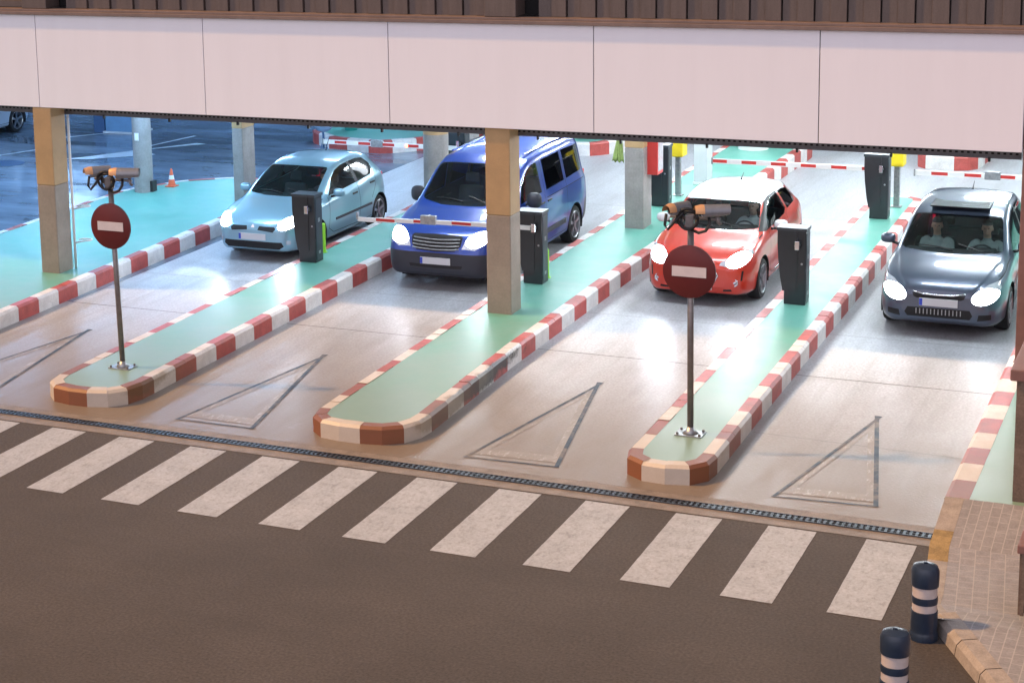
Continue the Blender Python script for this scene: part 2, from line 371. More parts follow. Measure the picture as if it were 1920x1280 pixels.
# ------------------------------------------------------------------ lane arrows (worn triangular markings)
M['arrow_blue'] = mat('arrow_outline', (.035,.055,.085), .6, var=.2, vscale=6)
add_mask_layer(M['arrow_blue'], (.21,.18,.15), nscale=2.2, lo=.46, hi=.66, amt=.93)
M['arrow_white'] = mat('arrow_worn_white', (.235,.20,.165), .45, var=.1, vscale=3)
add_mask_layer(M['arrow_white'], (.50,.48,.46), nscale=6, lo=.52, hi=.72, stretch=(2.5,.8,1), amt=.8)
def edge_strip(b, p, q, w0, z, m):
    p, q = Vector((*p,0)), Vector((*q,0)); d = (q-p).normalized(); n = Vector((-d.y, d.x, 0))*w0
    b.face([(p.x,p.y,z),(q.x,q.y,z),(q.x+n.x,q.y+n.y,z),(p.x+n.x,p.y+n.y,z)], m)
for (ap, l, r_) in (((-2.20,6.12),(-2.78,2.80),(-1.62,2.85)), ((1.75,6.12),(1.28,2.79),(2.40,2.80)), ((5.77,6.20),(5.21,2.78),(6.37,2.84)), ((9.38,6.05),(8.82,2.80),(9.94,2.90))):
    b = MB(); z = .0095
    edge_strip(b, ap, l, .042, z, M['arrow_blue']); edge_strip(b, l, r_, .032, z+.0006, M['arrow_blue']); edge_strip(b, r_, ap, .052, z+.0012, M['arrow_blue'])
    c = ((ap[0]+l[0]+r_[0])/3, (ap[1]+l[1]+r_[1])/3)
    s1 = lambda p, k: (c[0]+(p[0]-c[0])*k, c[1]+(p[1]-c[1])*k)
    for (p, q) in ((ap,l),(l,r_),(r_,ap)):
        a0, a1, b0, b1 = s1(p,.86), s1(q,.86), s1(p,.66), s1(q,.66)
        b.face([(*a0,.0088),(*a1,.0088),(*b1,.0088),(*b0,.0088)], M['arrow_white'])
    struct(b.build('lane_arrow'))

# ------------------------------------------------------------------ islands with painted kerbs
def round_poly(pts, rads, seg=8):
    out = []; n = len(pts)
    for i in range(n):
        p, a, c = Vector((*pts[i],0)), Vector((*pts[i-1],0)), Vector((*pts[(i+1)%n],0)); r_ = rads[i]
        if r_ <= 0: out.append((p.x,p.y)); continue
        d1, d2 = (a-p).normalized(), (c-p).normalized(); ang = d1.angle(d2); t = r_/math.tan(ang/2)
        t = min(t, (a-p).length*.49, (c-p).length*.49)
        p1, p2 = p+d1*t, p+d2*t
        for k in range(seg+1):
            u = k/seg; q = p1*(1-u)**2 + p*2*u*(1-u)*1.0 + p2*u*u; out.append((q.x,q.y))
    return out
def offset_poly(pts, d):
    n = len(pts); out = []
    for i in range(n):
        p0, p1, p2 = Vector((*pts[i-1],0)), Vector((*pts[i],0)), Vector((*pts[(i+1)%n],0))
        e1, e2 = (p1-p0).normalized(), (p2-p1).normalized(); n1, n2 = Vector((-e1.y,e1.x,0)), Vector((-e2.y,e2.x,0))
        nn = (n1+n2); nn = nn/max(nn.length_squared*.5, .3); q = p1+nn*d; out.append((q.x,q.y))
    return out
def resample(pts, step):
    """closed CCW path cut into blocks of about one step; several short chords per block"""
    n = len(pts); P = [Vector((*p,0)) for p in pts]+[Vector((*pts[0],0))]
    cum = [0.0]
    for i in range(n): cum.append(cum[-1]+(P[i+1]-P[i]).length)
    nb = max(4, 2*round(cum[-1]/step/2)); step = cum[-1]/nb
    res = []
    keys = sorted(set([round(k*step,5) for k in range(nb)] + [round(k*step+step/2,5) for k in range(nb)]))
    out = []
    j = 0
    for s_ in keys:
        while cum[j+1] < s_: j += 1
        t = (s_-cum[j])/max(cum[j+1]-cum[j],1e-9); q = P[j].lerp(P[j+1], t); out.append(((q.x,q.y), int(s_/step+1e-4)))
    return out
def island(label, outline, scuff=None, step=.555, kw=.17, phase=0, deck=None, kh=KH, name='traffic_island', group=None, top_mat=None):
    root = thing(name, label, 'traffic island', (0,0,0), group)
    rs = resample(outline, step); path = [p for p, _ in rs]; n = len(path)
    o1 = path; o2 = offset_poly(path, .035); o3 = offset_poly(path, kw)
    b = MB(); att = []
    def sc_(x, y, z):
        if not scuff: return 0.0
        x0, x1, y0, y1, s_ = scuff
        if not (x0 < x < x1): return 0.0
        e = min(1, max(0, (y-y0)/.35)) * min(1, max(0, (y1-y)/1.6))
        h = KH(y); zz = z/h
        return s_*e*(.42 if zz > .97 else 1.0 if zz > .6 else .66 if zz > .2 else .25)
    g_ = .004
    for i in range(n):
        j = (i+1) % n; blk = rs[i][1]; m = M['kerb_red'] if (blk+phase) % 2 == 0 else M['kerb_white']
        sh = random.uniform(-.004, .004)
        def P3(o, k, z): return (o[k][0], o[k][1], z)
        hA, hB = kh(path[i][1])+sh, kh(path[j][1])+sh
        prof = [(o1, 0.0, 0.0), (o1, hA*.45, hB*.45), (o1, hA-.035, hB-.035), (o2, hA, hB), (o3, hA, hB)]
        for q in range(len(prof)-1):
            (oa, za, zb), (ob, zc, zd) = prof[q], prof[q+1]
            pts = [P3(oa,i,za), P3(oa,j,zb), P3(ob,j,zd), P3(ob,i,zc)]
            b.face(pts, m); att += [sc_(*p)*(0 if q == 3 and k_ > 1 else 1) for k_, p in enumerate(pts)]
        # small end cap shows the joint between stones
        pts = [P3(o1,i,hA-.035), P3(o2,i,hA), P3(o3,i,hA), P3(o3,i,hA-.05), P3(o1,i,hA-.05)]
        b.face(pts, m); att += [0]*5
    b.att['scuff'] = att
    kb = b.build('kerb', root)
    b = MB(); b.face([(p[0], p[1], kh(p[1])-.004) for p in offset_poly(path, kw-.002)], top_mat or M['green'])
    b.build('deck', root)
    return root
GI = 'painted traffic islands between the lanes'
island('green lane island carrying the no-entry sign beside the light blue hatchback', round_poly([(-.86,2.82),(.44,2.82),(.40,9),(.40,19.2),(-.92,19.2),(-.90,9)], [.52,.62,0,.5,.5,0]), (.2,.6,2.9,4.9,.62), group=GI, phase=1)
island('green lane island with a square front column beside the blue van', round_poly([(3.08,2.78),(4.52,2.78),(4.42,6.5),(4.43,12),(4.66,20),(4.75,24.2),(3.0,24.2),(3.0,9)], [.50,.75,0,0,0,.4,.4,0]), (4.1,4.7,3.0,7.3,.72), group=GI)
island('narrow green lane island with the no-entry sign in front of the red car', round_poly([(7.10,2.75),(8.10,2.75),(8.06,6),(8.03,12),(7.96,18.6),(7.0,18.6),(7.04,9)], [.45,.5,0,0,.4,.4,0]), (7.7,8.3,2.9,4.1,.60), group=GI)
island('wide teal pavement island on the left under the ochre front column', round_poly([(-7.15,2.6),(-3.48,2.6),(-3.53,6),(-3.62,10),(-3.75,16.0),(-5.3,16.75),(-6.5,15.9),(-7.15,14.6)], [.3,.5,0,0,.5,.8,.8,.8]), None, group=GI, phase=1)
island('far left teal island with a curved kerb behind the light blue hatchback', round_poly([(-5.9,21.75),(-4.5,21.55),(-3.7,22.4),(-3.2,24.8),(-6.9,24.8),(-6.9,22.6)], [.6,.6,.5,.3,.3,.6]), None, group=GI, step=.62, kh=lambda y: .30)
island('far green island with a diagonal kerb behind the blue van roof', round_poly([(-1.6,22.6),(.1,22.6),(.85,23.6),(1.1,27),(-1.6,27)], [.5,.5,.4,.3,.3]), None, group=GI, step=.5, kh=lambda y: .30)
island('far round-nosed island with a red kerb block behind the dark grey car', round_poly([(7.0,23.1),(8.25,23.1),(8.5,28),(6.9,28)], [.7,.7,.3,.3]), None, group=GI, step=.62, kh=lambda y: .30)

# ------------------------------------------------------------------ right pavement
M['paver'] = mat('pavement_paver', (.255,.245,.25), .72, var=.14, vscale=5, fine=.12, fscale=50)
def paver_nodes(m, sx, sy, ang=0.0, mort=(.42,.40,.39)):
    nt = m.node_tree; N = nt.nodes; L = nt.links; b = N["Principled BSDF"]
    g = N.new("ShaderNodeNewGeometry"); mp = N.new("ShaderNodeMapping"); mp.inputs["Rotation"].default_value = (0,0,ang); L.new(g.outputs["Position"], mp.inputs[0])
    br = N.new("ShaderNodeTexBrick"); br.offset = 0.5; br.inputs["Scale"].default_value = 1; br.inputs["Brick Width"].default_value = sx; br.inputs["Row Height"].default_value = sy
    br.inputs["Mortar Size"].default_value = .006; br.inputs["Mortar Smooth"].default_value = .2
    L.new(mp.outputs[0], br.inputs["Vector"])
    mx = N.new("ShaderNodeMix"); mx.data_type = 'RGBA'; inp = b.inputs["Base Color"]; L.new(inp.links[0].from_socket, mx.inputs[6]); mx.inputs[7].default_value = (*mort,1)
    ms = N.new("ShaderNodeMath"); ms.operation = 'MULTIPLY'; ms.inputs[1].default_value = .55; L.new(br.outputs["Fac"], ms.inputs[0])
    L.new(ms.outputs[0], mx.inputs[0]); L.new(mx.outputs[2], inp)
paver_nodes(M['paver'], .20, .10, R(90))
M['paver2'] = mat('tactile_paver', (.265,.26,.275), .7, var=.14, vscale=6, fine=.14, fscale=60); paver_nodes(M['paver2'], .14, .14, R(84))
M['ochre_stain'] = mat('worn_ochre_kerb', (.30,.21,.09), .75, var=.3, vscale=6, fine=.15)
def pav_z(y):                                    # dropped kerb between the crossing and the far pavement
    if y > 2.9: return KH(y)
    if y > 1.6: return .02 + (KH(2.9)-.02)*(y-1.6)/1.3
    if y > .55: return .02
    if y > -.1: return .02 + .13*(.55-y)/.65
    return .15
b = MB()
ys = [4.2,3.4,2.9,2.6,2.2,1.9,1.6,1.2,.8,.55,.35,.1,-.1]
def kx(y): return 10.62 + (.12*min(1, max(0,(1.9-y)/1.2))) + (.20*max(0, min(1,(.55-y)/.65)))
for a, c in zip(ys[:-1], ys[1:]):
    if a <= 2.9:
        kind = M['ochre_stain'] if 1.55 < c < 1.95 else M['kerbstone']
        b.face([(kx(a),a,pav_z(a)),(kx(a)+.19,a,pav_z(a)),(kx(c)+.19,c,pav_z(c)),(kx(c),c,pav_z(c))], kind)
        b.face([(kx(a),a,0),(kx(a),a,pav_z(a)),(kx(c),c,pav_z(c)),(kx(c),c,0)], kind)
        m = M['paver2'] if 0.3 < c < 1.9 else M['paver']
        b.face([(kx(a)+.19,a,pav_z(a)-.002),(11.7,a,pav_z(a)-.002),(11.7,c,pav_z(c)-.002),(kx(c)+.19,c,pav_z(c)-.002)], m)
        b.face([(11.7,a,pav_z(a)),(16,a,KH(2.9)),(16,c,KH(2.9) if c > .5 else .15),(11.7,c,pav_z(c))], M['paver'])
struct(b.build('dropped_pavement'))
# pavement south of the crossing with its slanting kerb of stones
kd = Vector((.47,-.92,0)).normalized(); kn = Vector((kd.y*-1, kd.x, 0)); kn = Vector((.92,.47,0)).normalized()
k0 = Vector((10.94,.02,0)); b = MB()
pos = 0.0
while pos < 8:
    ln = .58; a, c = k0+kd*(pos+.006), k0+kd*(pos+ln-.006)
    for (u0,z0,u1,z1) in ((0,0,.015,.10),(.015,.10,.06,.145),(.06,.145,.20,.15)):
        b.face([(*(a+kn*u0).xy,z0),(*(c+kn*u0).xy,z0),(*(c+kn*u1).xy,z1),(*(a+kn*u1).xy,z1)], M['kerbstone'])
    b.face([(*a.xy,0),(*(a+kn*.06).xy,.145),(*(a+kn*.2).xy,.15),(*(a+kn*.2).xy,0)], M['kerbstone'])
    pos += ln
e0 = k0+kn*.2; e1 = e0+kd*8
ex = e0 + kd*((e0.y+.1)/.905)
b.face([(ex.x,ex.y,.149),(e1.x,e1.y,.149),(22,e1.y,.149),(22,.5,.149),(11.7,.5,.149),(11.7,-.1,.149)], M['paver'])
struct(b.build('pavement'))
# right-hand lane edge: kerb strip and green deck
def pavR():
    root = thing('pavement_edge', 'right lane edge with pink and white kerb and pale teal deck by the brown wall', 'kerb', (0,0,0))
    b = MB(); y = 2.9; i = 1
    while y < 25:
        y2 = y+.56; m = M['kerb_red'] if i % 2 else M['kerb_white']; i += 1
        for (xa,za,xb,zb) in ((10.60,0,10.61,.9),(10.61,.9,10.65,1),(10.65,1,10.86,1)):
            b.face([(xa,y,za*KH(y)),(xa,y2,za*KH(y2)),(xb,y2,zb*KH(y2)),(xb,y,zb*KH(y))], m)
        y = y2
    b.face([(10.60,2.9,0),(10.61,2.9,.9*KH(2.9)),(10.65,2.9,KH(2.9)),(10.86,2.9,KH(2.9)),(10.86,2.9,0)], M['kerb_white'])
    b.build('kerb', root)
    b = MB(); b.face([(10.86,2.9,KH(2.9)-.003),(16,2.9,KH(2.9)-.003),(16,25,KH(25)-.003),(10.86,25,KH(25)-.003)], M['green']); b.build('deck', root)
pavR()
bw = thing('boundary_wall', 'rough brown rendered wall with an overhanging cap at the right edge', 'wall', (11.27,3.0,0))
b = MB(); b.box(0, 4, 0, 5.3, .1, 1.53, M['brownwall']); b.build('wall', bw)
b = MB(); b.box(-.06, 4.1, -.07, 5.35, 1.53, 1.65, M['browncap'], bev=.012); b.build('coping', bw)
br = thing('brown_post', 'reddish brown steel post rising from the wall to the fascia end', 'post', (10.93,8.2,0))
b = MB(); b.box(-.232, -.02, 0, .25, .22, 4.5, M['browncap'], bev=.01); b.build('shaft', br)
b = MB(); b.box(-.25, .02, -.05, .3, .22, .262, M['browncap'], bev=.01); b.build('base_plate', br)
sb = thing('slatted_bin', 'dark vertical-slatted street bin cut off by the right edge', 'bin', (11.95,.55,.1))
b = MB()
for i in range(12):
    b.box(-.30+.05*i, -.30+.05*i+.032, -.27, -.245, .03, .62, M['brownwall'])
    b.box(-.32, -.295, -.25+.045*i, -.25+.045*i+.03, .03, .62, M['brownwall'])
b.box(-.29,.29,-.24,.3,.05,.60,M['dark']); b.build('slats', sb)
b = MB(); b.box(-.34,.34,-.29,.35,.62,.70,M['browncap'],bev=.01); b.build('rim', sb)

# ------------------------------------------------------------------ building: fascia, cladding, roof, rear walls
bd = thing('car_park_building', 'multi-storey car park with pale pink fascia band and brown ribbed cladding', 'building', (0,8.141,0))
jx = [-22.8,-19.75,-16.7,-13.65,-10.55,-7.46,-4.345,-1.234,1.894,5.032,8.139,10.70]
for a, c in zip(jx[:-1], jx[1:]):
    b = MB(); b.box(a+.006, c-.006, 0, .06, 3.007, 4.506, M['fascia'], bev=.004); b.build('fascia_panel', bd)
b = MB(); b.box(-23, 10.69, .03, .10, 3.012, 4.50, M['dark']); b.build('panel_backing', bd)
b = MB(); b.box(-23, 10.75, -.06, .20, 4.51, 4.565, M['ledge'], bev=.006); b.box(-23, 10.75, -.015, .20, 4.566, 4.60, M['ledge'], bev=.004); b.build('ledge', bd)
b = MB(); x = -3.86
while x < 14:
    b.box(x, x+.20, .20, .30, 4.60, 9.0, M['clad']); b.box(x+.20, x+.412, .165, .30, 4.602, 9.0, M['clad'], bev=.004)
    b.box(x+.412, x+.43, .24, .30, 4.60, 9.0, M['dark']); x += .43
    if 3.35 < x < 3.8: x = 4.16
b.build('ribbed_cladding', bd)
for (a, c) in ((-4.60,-4.13),(3.40,3.88)):
    b = MB(); b.box(a, c, .02, .40, 4.602, 9.0, M['clad'], bev=.01); b.build('pilaster', bd)
b = MB(); b.box(-23,-4.60,.28,.40,4.60,4.70,M['clad']); b.box(-23,-4.60,.28,.40,6.2,9.0,M['clad']); b.box(-23,16,.42,.48,4.6,9,M['dark']); b.build('window_recess', bd)
b = MB(); b.box(-60, 40, .12, 52, 3.05, 3.4, M['ceiling']); b.box(-60,40,.45,52,8.9,9.1,M['clad']); b.build('floor_slab', bd)
# deep beams under the slab
b = MB()
for y in (6.6, 12.6, 18.6, 24.6): b.box(-50, 40, y, y+.4, 2.72, 3.05, M['ceiling'])
b.build('ceiling_beam', bd)
b = MB(); b.box(-60, 40, 38, 38.3, 0, 3.05, M['wall']); b.build('rear_wall', bd)
b = MB(); b.box(-36.3,-36,.3,38,0,3.05,M['wall']); b.build('side_wall', bd)
b = MB(); b.box(17,17.3,.3,38,0,3.05,M['wall']); b.build('end_wall', bd)
b = MB(); x = -22.5
b.box(-23,10.65,.415,.425,2.855,2.995,M['strip'])
b.box(-23,10.65,.395,.415,2.845,2.86,M['strip'])
while x < 10.6:
    b.box(x, x+.035, .405, .4149, 2.90, 2.925, M['dark']); x += .075
b.build('perforated_strip', bd)
x = -10.84
while x < 10.6:
    b = MB(); b.box(x, x+.03, .38, .43, 2.80, 2.86, M['blackp'], bev=.004); b.build('strip_clip', bd); x += 1.24

# ------------------------------------------------------------------ columns
BANDZ = 1.72
def sq_column(label, x0, x1, y0, y1, z0=.2, zt=3.04, group='square columns of the car park', gm='col_grey'):
    r_ = thing('square_column', label, 'column', (x0, y0, 0), group)
    dx, dy = x1-x0, y1-y0
    b = MB(); b.box(0, dx, 0, dy, z0, BANDZ, M[gm], bev=.014); b.build('shaft', r_)
    b = MB(); b.box(-.001, dx+.001, -.001, dy+.001, BANDZ, zt, M['col_ochre'], bev=.014); b.build('painted_band', r_)
    return r_
sq_column('square column, ochre above grey, on the left teal pavement', -4.50, -4.15, 8.15, 8.55, zt=3.006, gm='col_beige')
sq_column('square column, ochre above grey, standing in front of the blue van', 3.37, 3.75, 8.20, 8.60, zt=3.006, gm='col_beige')
c3 = sq_column('square grey column behind the light blue hatchback nose', -4.31, -4.08, 14.30, 14.78)
c4 = sq_column('square pale column with a red cabinet fixed to its side', 3.52, 3.86, 14.33, 14.81)
def rd_column(label, x, y, r_, band=True, z0=.2, m=None):
    o = thing('round_column', label, 'column', (x,y,0), 'round columns of the car park')
    b = MB(); b.lathe([(r_, z0),(r_, BANDZ if band else 3.04)], (0,0,0), m or M['col_grey'], n=36); b.build('shaft', o, auto=40)
    if band:
        b = MB(); b.lathe([(r_+.001, BANDZ),(r_+.001, 3.04)], (0,0,0), M['col_ochre'], n=36); b.build('painted_band', o, auto=40)
    return o
o = rd_column('slim round pale column with a small white notice on the left pavement', -6.58, 14.65, .19, band=False)
b = MB(); b.box(-.045, .045, -.197, -.187, 1.35, 1.50, M['white']); b.build('notice', o)
b = MB(); b.box(.15, .24, -.06, .1, .3, .52, M['blackp']); b.build('socket_box', o)
rd_column('thick round column with a yellow top between hatchback and van', -.28, 14.85, .235)
rd_column('round white column far back on the island above the red car', 3.72, 22.75, .32, band=False, m=M['white'])
o = thing('white_pillar', 'broad white square pillar on the island behind the red car roof', 'pillar', (3.58,18.55,0))
b = MB(); b.box(0,.26,0,.42,.36,3.04,M['wall'],bev=.01); b.build('shaft', o)
b = MB(); b.box(-.015,.275,-.015,.435,.25,.36,M['white'],bev=.01); b.build('plinth', o)

# white pipe with guard loops beside the first column
o = thing('guard_pipe', 'thin white vertical pipe with two bent guard loops beside left column', 'pipe', (-4.13,8.60,0))
b = MB(); b.tube([(0,0,.24),(0,0,2.99)], .022, M['white']); b.build('pipe', o)
for z in (1.25,.68):
    pts = [(0,0,z),(.12,-.02,z+.03)]+[(.22+.075*math.cos(t), .055+.075*math.sin(t), z+.055) for t in np.linspace(-1.6,1.6,9)]+[(.10,.14,z+.05),(0,.13,z+.03)]
    b = MB(); b.tube(pts, .013, M['white'], n=8); b.build('guard_loop', o)

# ------------------------------------------------------------------ ceiling lights
M['tube_front'] = mat('tube_front', (1,1,1), .5, emit=(.82,.92,1.0), estr=33)
def fixture(x, y, tube, label, ln=1.5, wd=.30, z=3.045):
    o = thing('ceiling_light', label, 'lamp', (x,y,z), 'strip lights under the car park ceiling')
    b = MB(); b.box(-ln/2-.05, ln/2+.05, -wd/2-.03, wd/2+.03, -.09, -.001, M['white'], bev=.008); b.build('housing', o)
    b = MB(); b.rings([[(x,-wd/2,-.091),(x,-wd*.4,-.185),(x,wd*.4,-.185),(x,wd/2,-.091)] for x in (-ln/2,ln/2)], tube, smooth=False); b.build('diffuser', o)
    return o
for y in (10.2, 13.3, 16.9, 20.5, 23.5):
    for x in (1.9, 6.0, 9.6, 13.5):
        fixture(x, y, M['tube_front'] if y < 11 else M['tube_white'], 'white strip light on the ceiling over the exit lanes')
for y in (10.4, 13.8, 17.2, 21.0, 25.0):
    for x in (-5.6, -10.5, -15.5):
        fixture(x, y, M['tube_blue'], 'bluish strip light on the ceiling over the left aisle')
for y in (11.0, 15.5, 20.0):
    fixture(-2.2, y, M['tube_mid'], 'strip light on the ceiling over the light blue car lane')

# ------------------------------------------------------------------ no-entry signs and security cameras
def no_entry(label, x, y, lean, z0):
    o = thing('no_entry_sign', label, 'road sign', (x,y,0), 'no-entry signs on island noses')
    L_ = 2.74
    b = MB(); b.tube([(0,0,z0+.05),(lean*.5,0,1.4),(lean,0,L_)], .037, M['pole'], n=16); b.build('pole', o)
    b = MB(); b.box(-.16,.16,-.12,.12,z0,z0+.014,M['steel'],bev=.003)
    b.lathe([(.10,.012),(.05,.05),(.038,.09)], (0,0,z0), M['steel'], n=16); bp = b.build('base_plate', o)
    for (bx,by) in ((-.13,-.09),(.13,-.09),(-.13,.09),(.13,.09)):
        b = MB(); b.lathe([(.016,.014),(.016,.035),(.006,.04)], (bx,by,z0), M['pole'], n=8); b.build('bolt', bp)
    lx = lean*.78
    b = MB(); b.lathe([(.30,-.014),(.31,-.010),(.31,.006),(.30,.010)], (lx,-.052,2.18), M['sign_red'], n=56, axis='y'); d = b.build('sign_disc', o, auto=40)
    b = MB(); b.box(lx-.20,lx+.20,-.072,-.064,2.12,2.24,M['sign_bar']); b.build('white_bar', d)
    b = MB(); b.lathe([(.055,-.04),(.055,.05)], (lean,0,2.78), M['blackp'], n=16); b.tube([(lean-.24,0,2.80),(lean+.34,0,2.80)], .018, M['pole']); b.box(lean-.05,lean+.05,-.07,.03,2.68,2.84,M['pole'],bev=.01); b.build('camera_bracket', o)
    return o
no_entry('round no-entry sign on a leaning pole on the left island nose', -.21, 3.92, -.05, KH(3.9)-.004)
no_entry('round no-entry sign in front of the red car on the narrow island', 7.61, 3.92, -.012, KH(3.9)-.004)
def sec_camera(label, x, y, z, yaw, pitch, ln=.36):
    o = thing('security_camera', label, 'camera', (x,y,z), 'security cameras on the sign poles')
    o.rotation_euler = (pitch, 0, yaw)          # looks along local -Y
    prof = []
    b = MB(); rings = []
    for (yy, w0, h0) in ((-ln*.5,.055,.060),(-ln*.45,.062,.066),(ln*.1,.062,.062),(ln*.5,.050,.042)):
        rings.append([(w0*math.copysign(abs(math.cos(t))**.55, math.cos(t)), yy, h0*math.copysign(abs(math.sin(t))**.55, math.sin(t))) for t in np.linspace(0,2*math.pi,20,endpoint=False)])
    b.rings(rings, M['camcase']); b.build('housing', o, auto=40)
    b = MB(); rr = []
    for yy, k in ((-ln*.5-.085,.86),(-ln*.5-.015,1.08),(-ln*.5+.02,1.05),(ln*.52,.96)):
        rr.append([(.070*k*math.cos(t), yy, -.004+.078*k*math.sin(t)) for t in np.linspace(-.15,math.pi+.15,14)])
    for k in range(len(rr)-1):
        for j in range(13): b.face([rr[k][j], rr[k][j+1], rr[k+1][j+1], rr[k+1][j]], M['hood'] if k < 2 else M['camcase'], True)
    b.build('sun_shield', o, weld=True)
    b = MB(); b.lathe([(.044,-.004),(.044,.012),(.02,.016)], (0,-ln*.5,.0), M['lens'], n=20, axis='y'); b.lathe([(.05,.002),(.05,.02)], (0,-ln*.5,.0), M['blackp'], n=20, axis='y'); b.build('lens', o)
    b = MB(); b.tube([(0,.02,-.06),(0,.03,-.13),(.0,.06,-.16)], .02, M['pole'], n=8); b.build('mount', o)
    return o
def cam_pair(x, lx, dx1, a1, a2, w1, w2):
    y = 3.92
    sec_camera(w1, x-.13, y-.03, 2.905, a1, 0, .27); sec_camera(w2, x+.29, y-.02, 2.90, a2, 0, .31)
    o = thing('camera_cable', ('tangle of black cable loops under the cameras on the left sign' if x < 3 else 'tangle of black cable loops under the cameras before the red car'), 'cable', (x,y,2.77), 'cable loops at the sign cameras')
    b = MB(); T = np.linspace(0, 2*math.pi, 22)
    b.tube([(-.02+.115*math.cos(t), -.09+.02*math.sin(2*t), .03+.12*math.sin(t)) for t in T], .017, M['blackp'], n=8)
    b.tube([(.0+.10*math.cos(t), -.08+.03*math.cos(2*t), .02+.105*math.sin(t)) for t in T], .014, M['blackp'], n=8); b.build('coil', o)
    b = MB(); b.tube([(-.26,-.10,.08),(-.27,-.12,-.05),(-.24,-.11,-.10),(-.18,-.1,-.03),(-.11,-.09,.05),(-.05,-.08,.12)], .018, M['blackp'], n=8); b.build('cable_loop', o)
    b = MB(); b.tube([(.03,-.09,-.09),(.12,-.10,-.12),(.20,-.10,-.09),(.24,-.08,-.02),(.22,-.04,.07)], .018, M['blackp'], n=8); b.build('cable_loop', o)
cam_pair(-.26, 0, 0, R(-42), R(-72), 'short camera with orange hood at left of the left sign', 'long camera with orange hood at right of the left sign')
cam_pair(7.60, 0, 0, R(-26), R(-62), 'camera with orange hood, left of pair above the red car bonnet', 'camera with orange hood, right of pair before the red car windscreen')

# ------------------------------------------------------------------ barrier cabinets and arms
def cabinet(label, x, y, z0, h=1.12, clamp=True, name='barrier_cabinet', s=1.0):
    o = thing(name, label, 'barrier cabinet', (x,y,z0), 'black barrier cabinets on the islands')
    b = MB(); b.box(0,.31,0,.27,0,h,M['black_cab'],bev=.006); b.build('body', o)
    b = MB(); z1 = .20                                    # curved lane-side door shell
    pr = [(-.02,z1),(-.055,.40),(-.085,.66),(-.10,.9),(-.10,h-.02)]
    rings = [[(px,-.012,zz),(.19,-.012,zz),(.19,.25,zz),(px,.25,zz)] for px, zz in pr]
    b.rings(rings, M['black_cab'], smooth=False); b.build('door', o)
    b = MB(); b.prism([(-.112,-.022),(.325,-.022),(.325,.282),(-.112,.282)], h-.02, h+.025, M['black_side']); b.build('lid', o)
    b = MB(); b.box(.311,.318,.03,.24,.05,h-.06,M['black_side'],bev=.002); b.build('side_panel', o)
    b = MB(); b.lathe([(.016,-.006),(.016,.0)], (.255,-.002,h*.55), M['steel'], n=12, axis='y'); b.build('lock', o)
    b = MB(); b.box(.3181,.3195,.10,.17,h*.60,h*.66,M['steel']); b.build('side_mark', o)
    b = MB(); b.box(.3181,.3195,.10,.17,.14,.19,M['steel']); b.build('side_mark', o)
    if clamp:
        b = MB(); b.lathe([(.035,-.075),(.035,.0)], (.20,-.02,h-.22), M['steel'], n=16, axis='y'); b.box(.17,.235,-.11,-.06,h-.28,h-.15,M['chrome'],bev=.006); b.build('arm_hub', o)
    return o
def arm(label, x0, x1, y, z, bend=None, lamp=None, n=9, hgt=.085, ph=0, name='boom_barrier', sag=0.0):
    o = thing(name, label, 'barrier arm', (x1,y,z), 'red and white barrier arms')
    ln = x1-x0; b = MB(); m0 = 'white'
    xs = np.linspace(0, ln, n+1)
    for i in range(n):
        a, c = -xs[i], -xs[i+1]; za = -sag*(xs[i]/ln)**2; zc = -sag*(xs[i+1]/ln)**2
        b.box(c, a, -.02, .02, -hgt/2+(za+zc)/2, hgt/2+(za+zc)/2, M['white'])
        if (i+ph) % 2:
            b.box(c, a, -.023, -.0202, -hgt*.30+(za+zc)/2, hgt*.36+(za+zc)/2, M['armred'])
    b.build('bar', o)
    if bend:
        b = MB(); b.box(-bend-.13, -bend+.13, -.035, .035, -.06, .085, M['steel'], bev=.008); b.lathe([(.03,-.05),(.03,.05)], (-bend,0,.06), M['steel'], n=14, axis='y'); b.build('joint', o)
    b = MB(); b.box(-ln-.02, -ln+.01, -.03, .03, -.06, .06, M['steel'], bev=.004); b.build('end_cap', o)
    if lamp:
        b = MB(); b.lathe([(.028,-.030),(.034,-.022)], (-lamp,0,0), M['red_led'], n=14, axis='y'); b.build('warning_lamp', o)
    return o
cabinet('black barrier cabinet in front of the light blue hatchback', -.77, 10.20, KH(10)-.004)
cabinet('black barrier cabinet holding the arm across the blue van', 3.24, 10.05, KH(10)-.004)
cabinet('black barrier cabinet at right of the red car bonnet', 7.27, 10.12, KH(10)-.004)
cabinet('black barrier cabinet behind the red wall box', 3.41, 16.30, KH(16.5)-.004, clamp=False)
cabinet('black barrier cabinet behind the red car holding a raised-level arm', 7.33, 16.40, KH(16.6)-.004)
cabinet('black barrier cabinet glimpsed above the blue van bonnet', -.80, 16.75, KH(16.7)-.004)
cabinet('black barrier cabinet at far right behind the brown post', 10.95, 16.7, KH(16.7)-.004)
arm('closed barrier arm with a mid joint across the blue van bonnet', .42, 3.38, 10.02, 1.155, bend=1.72, sag=.06, hgt=.066)
arm('far barrier arm with glowing red lamp behind the light blue roof', -3.52, -.62, 16.63, 1.13, bend=1.70, lamp=1.05, n=11, ph=0)
arm('far barrier arm above the white car roof', 4.50, 7.44, 16.5, 1.17, n=11, ph=1)
arm('far barrier arm with grey joint above the dark grey car', 8.06, 11.1, 16.6, 1.13, bend=1.75, n=11, ph=0)

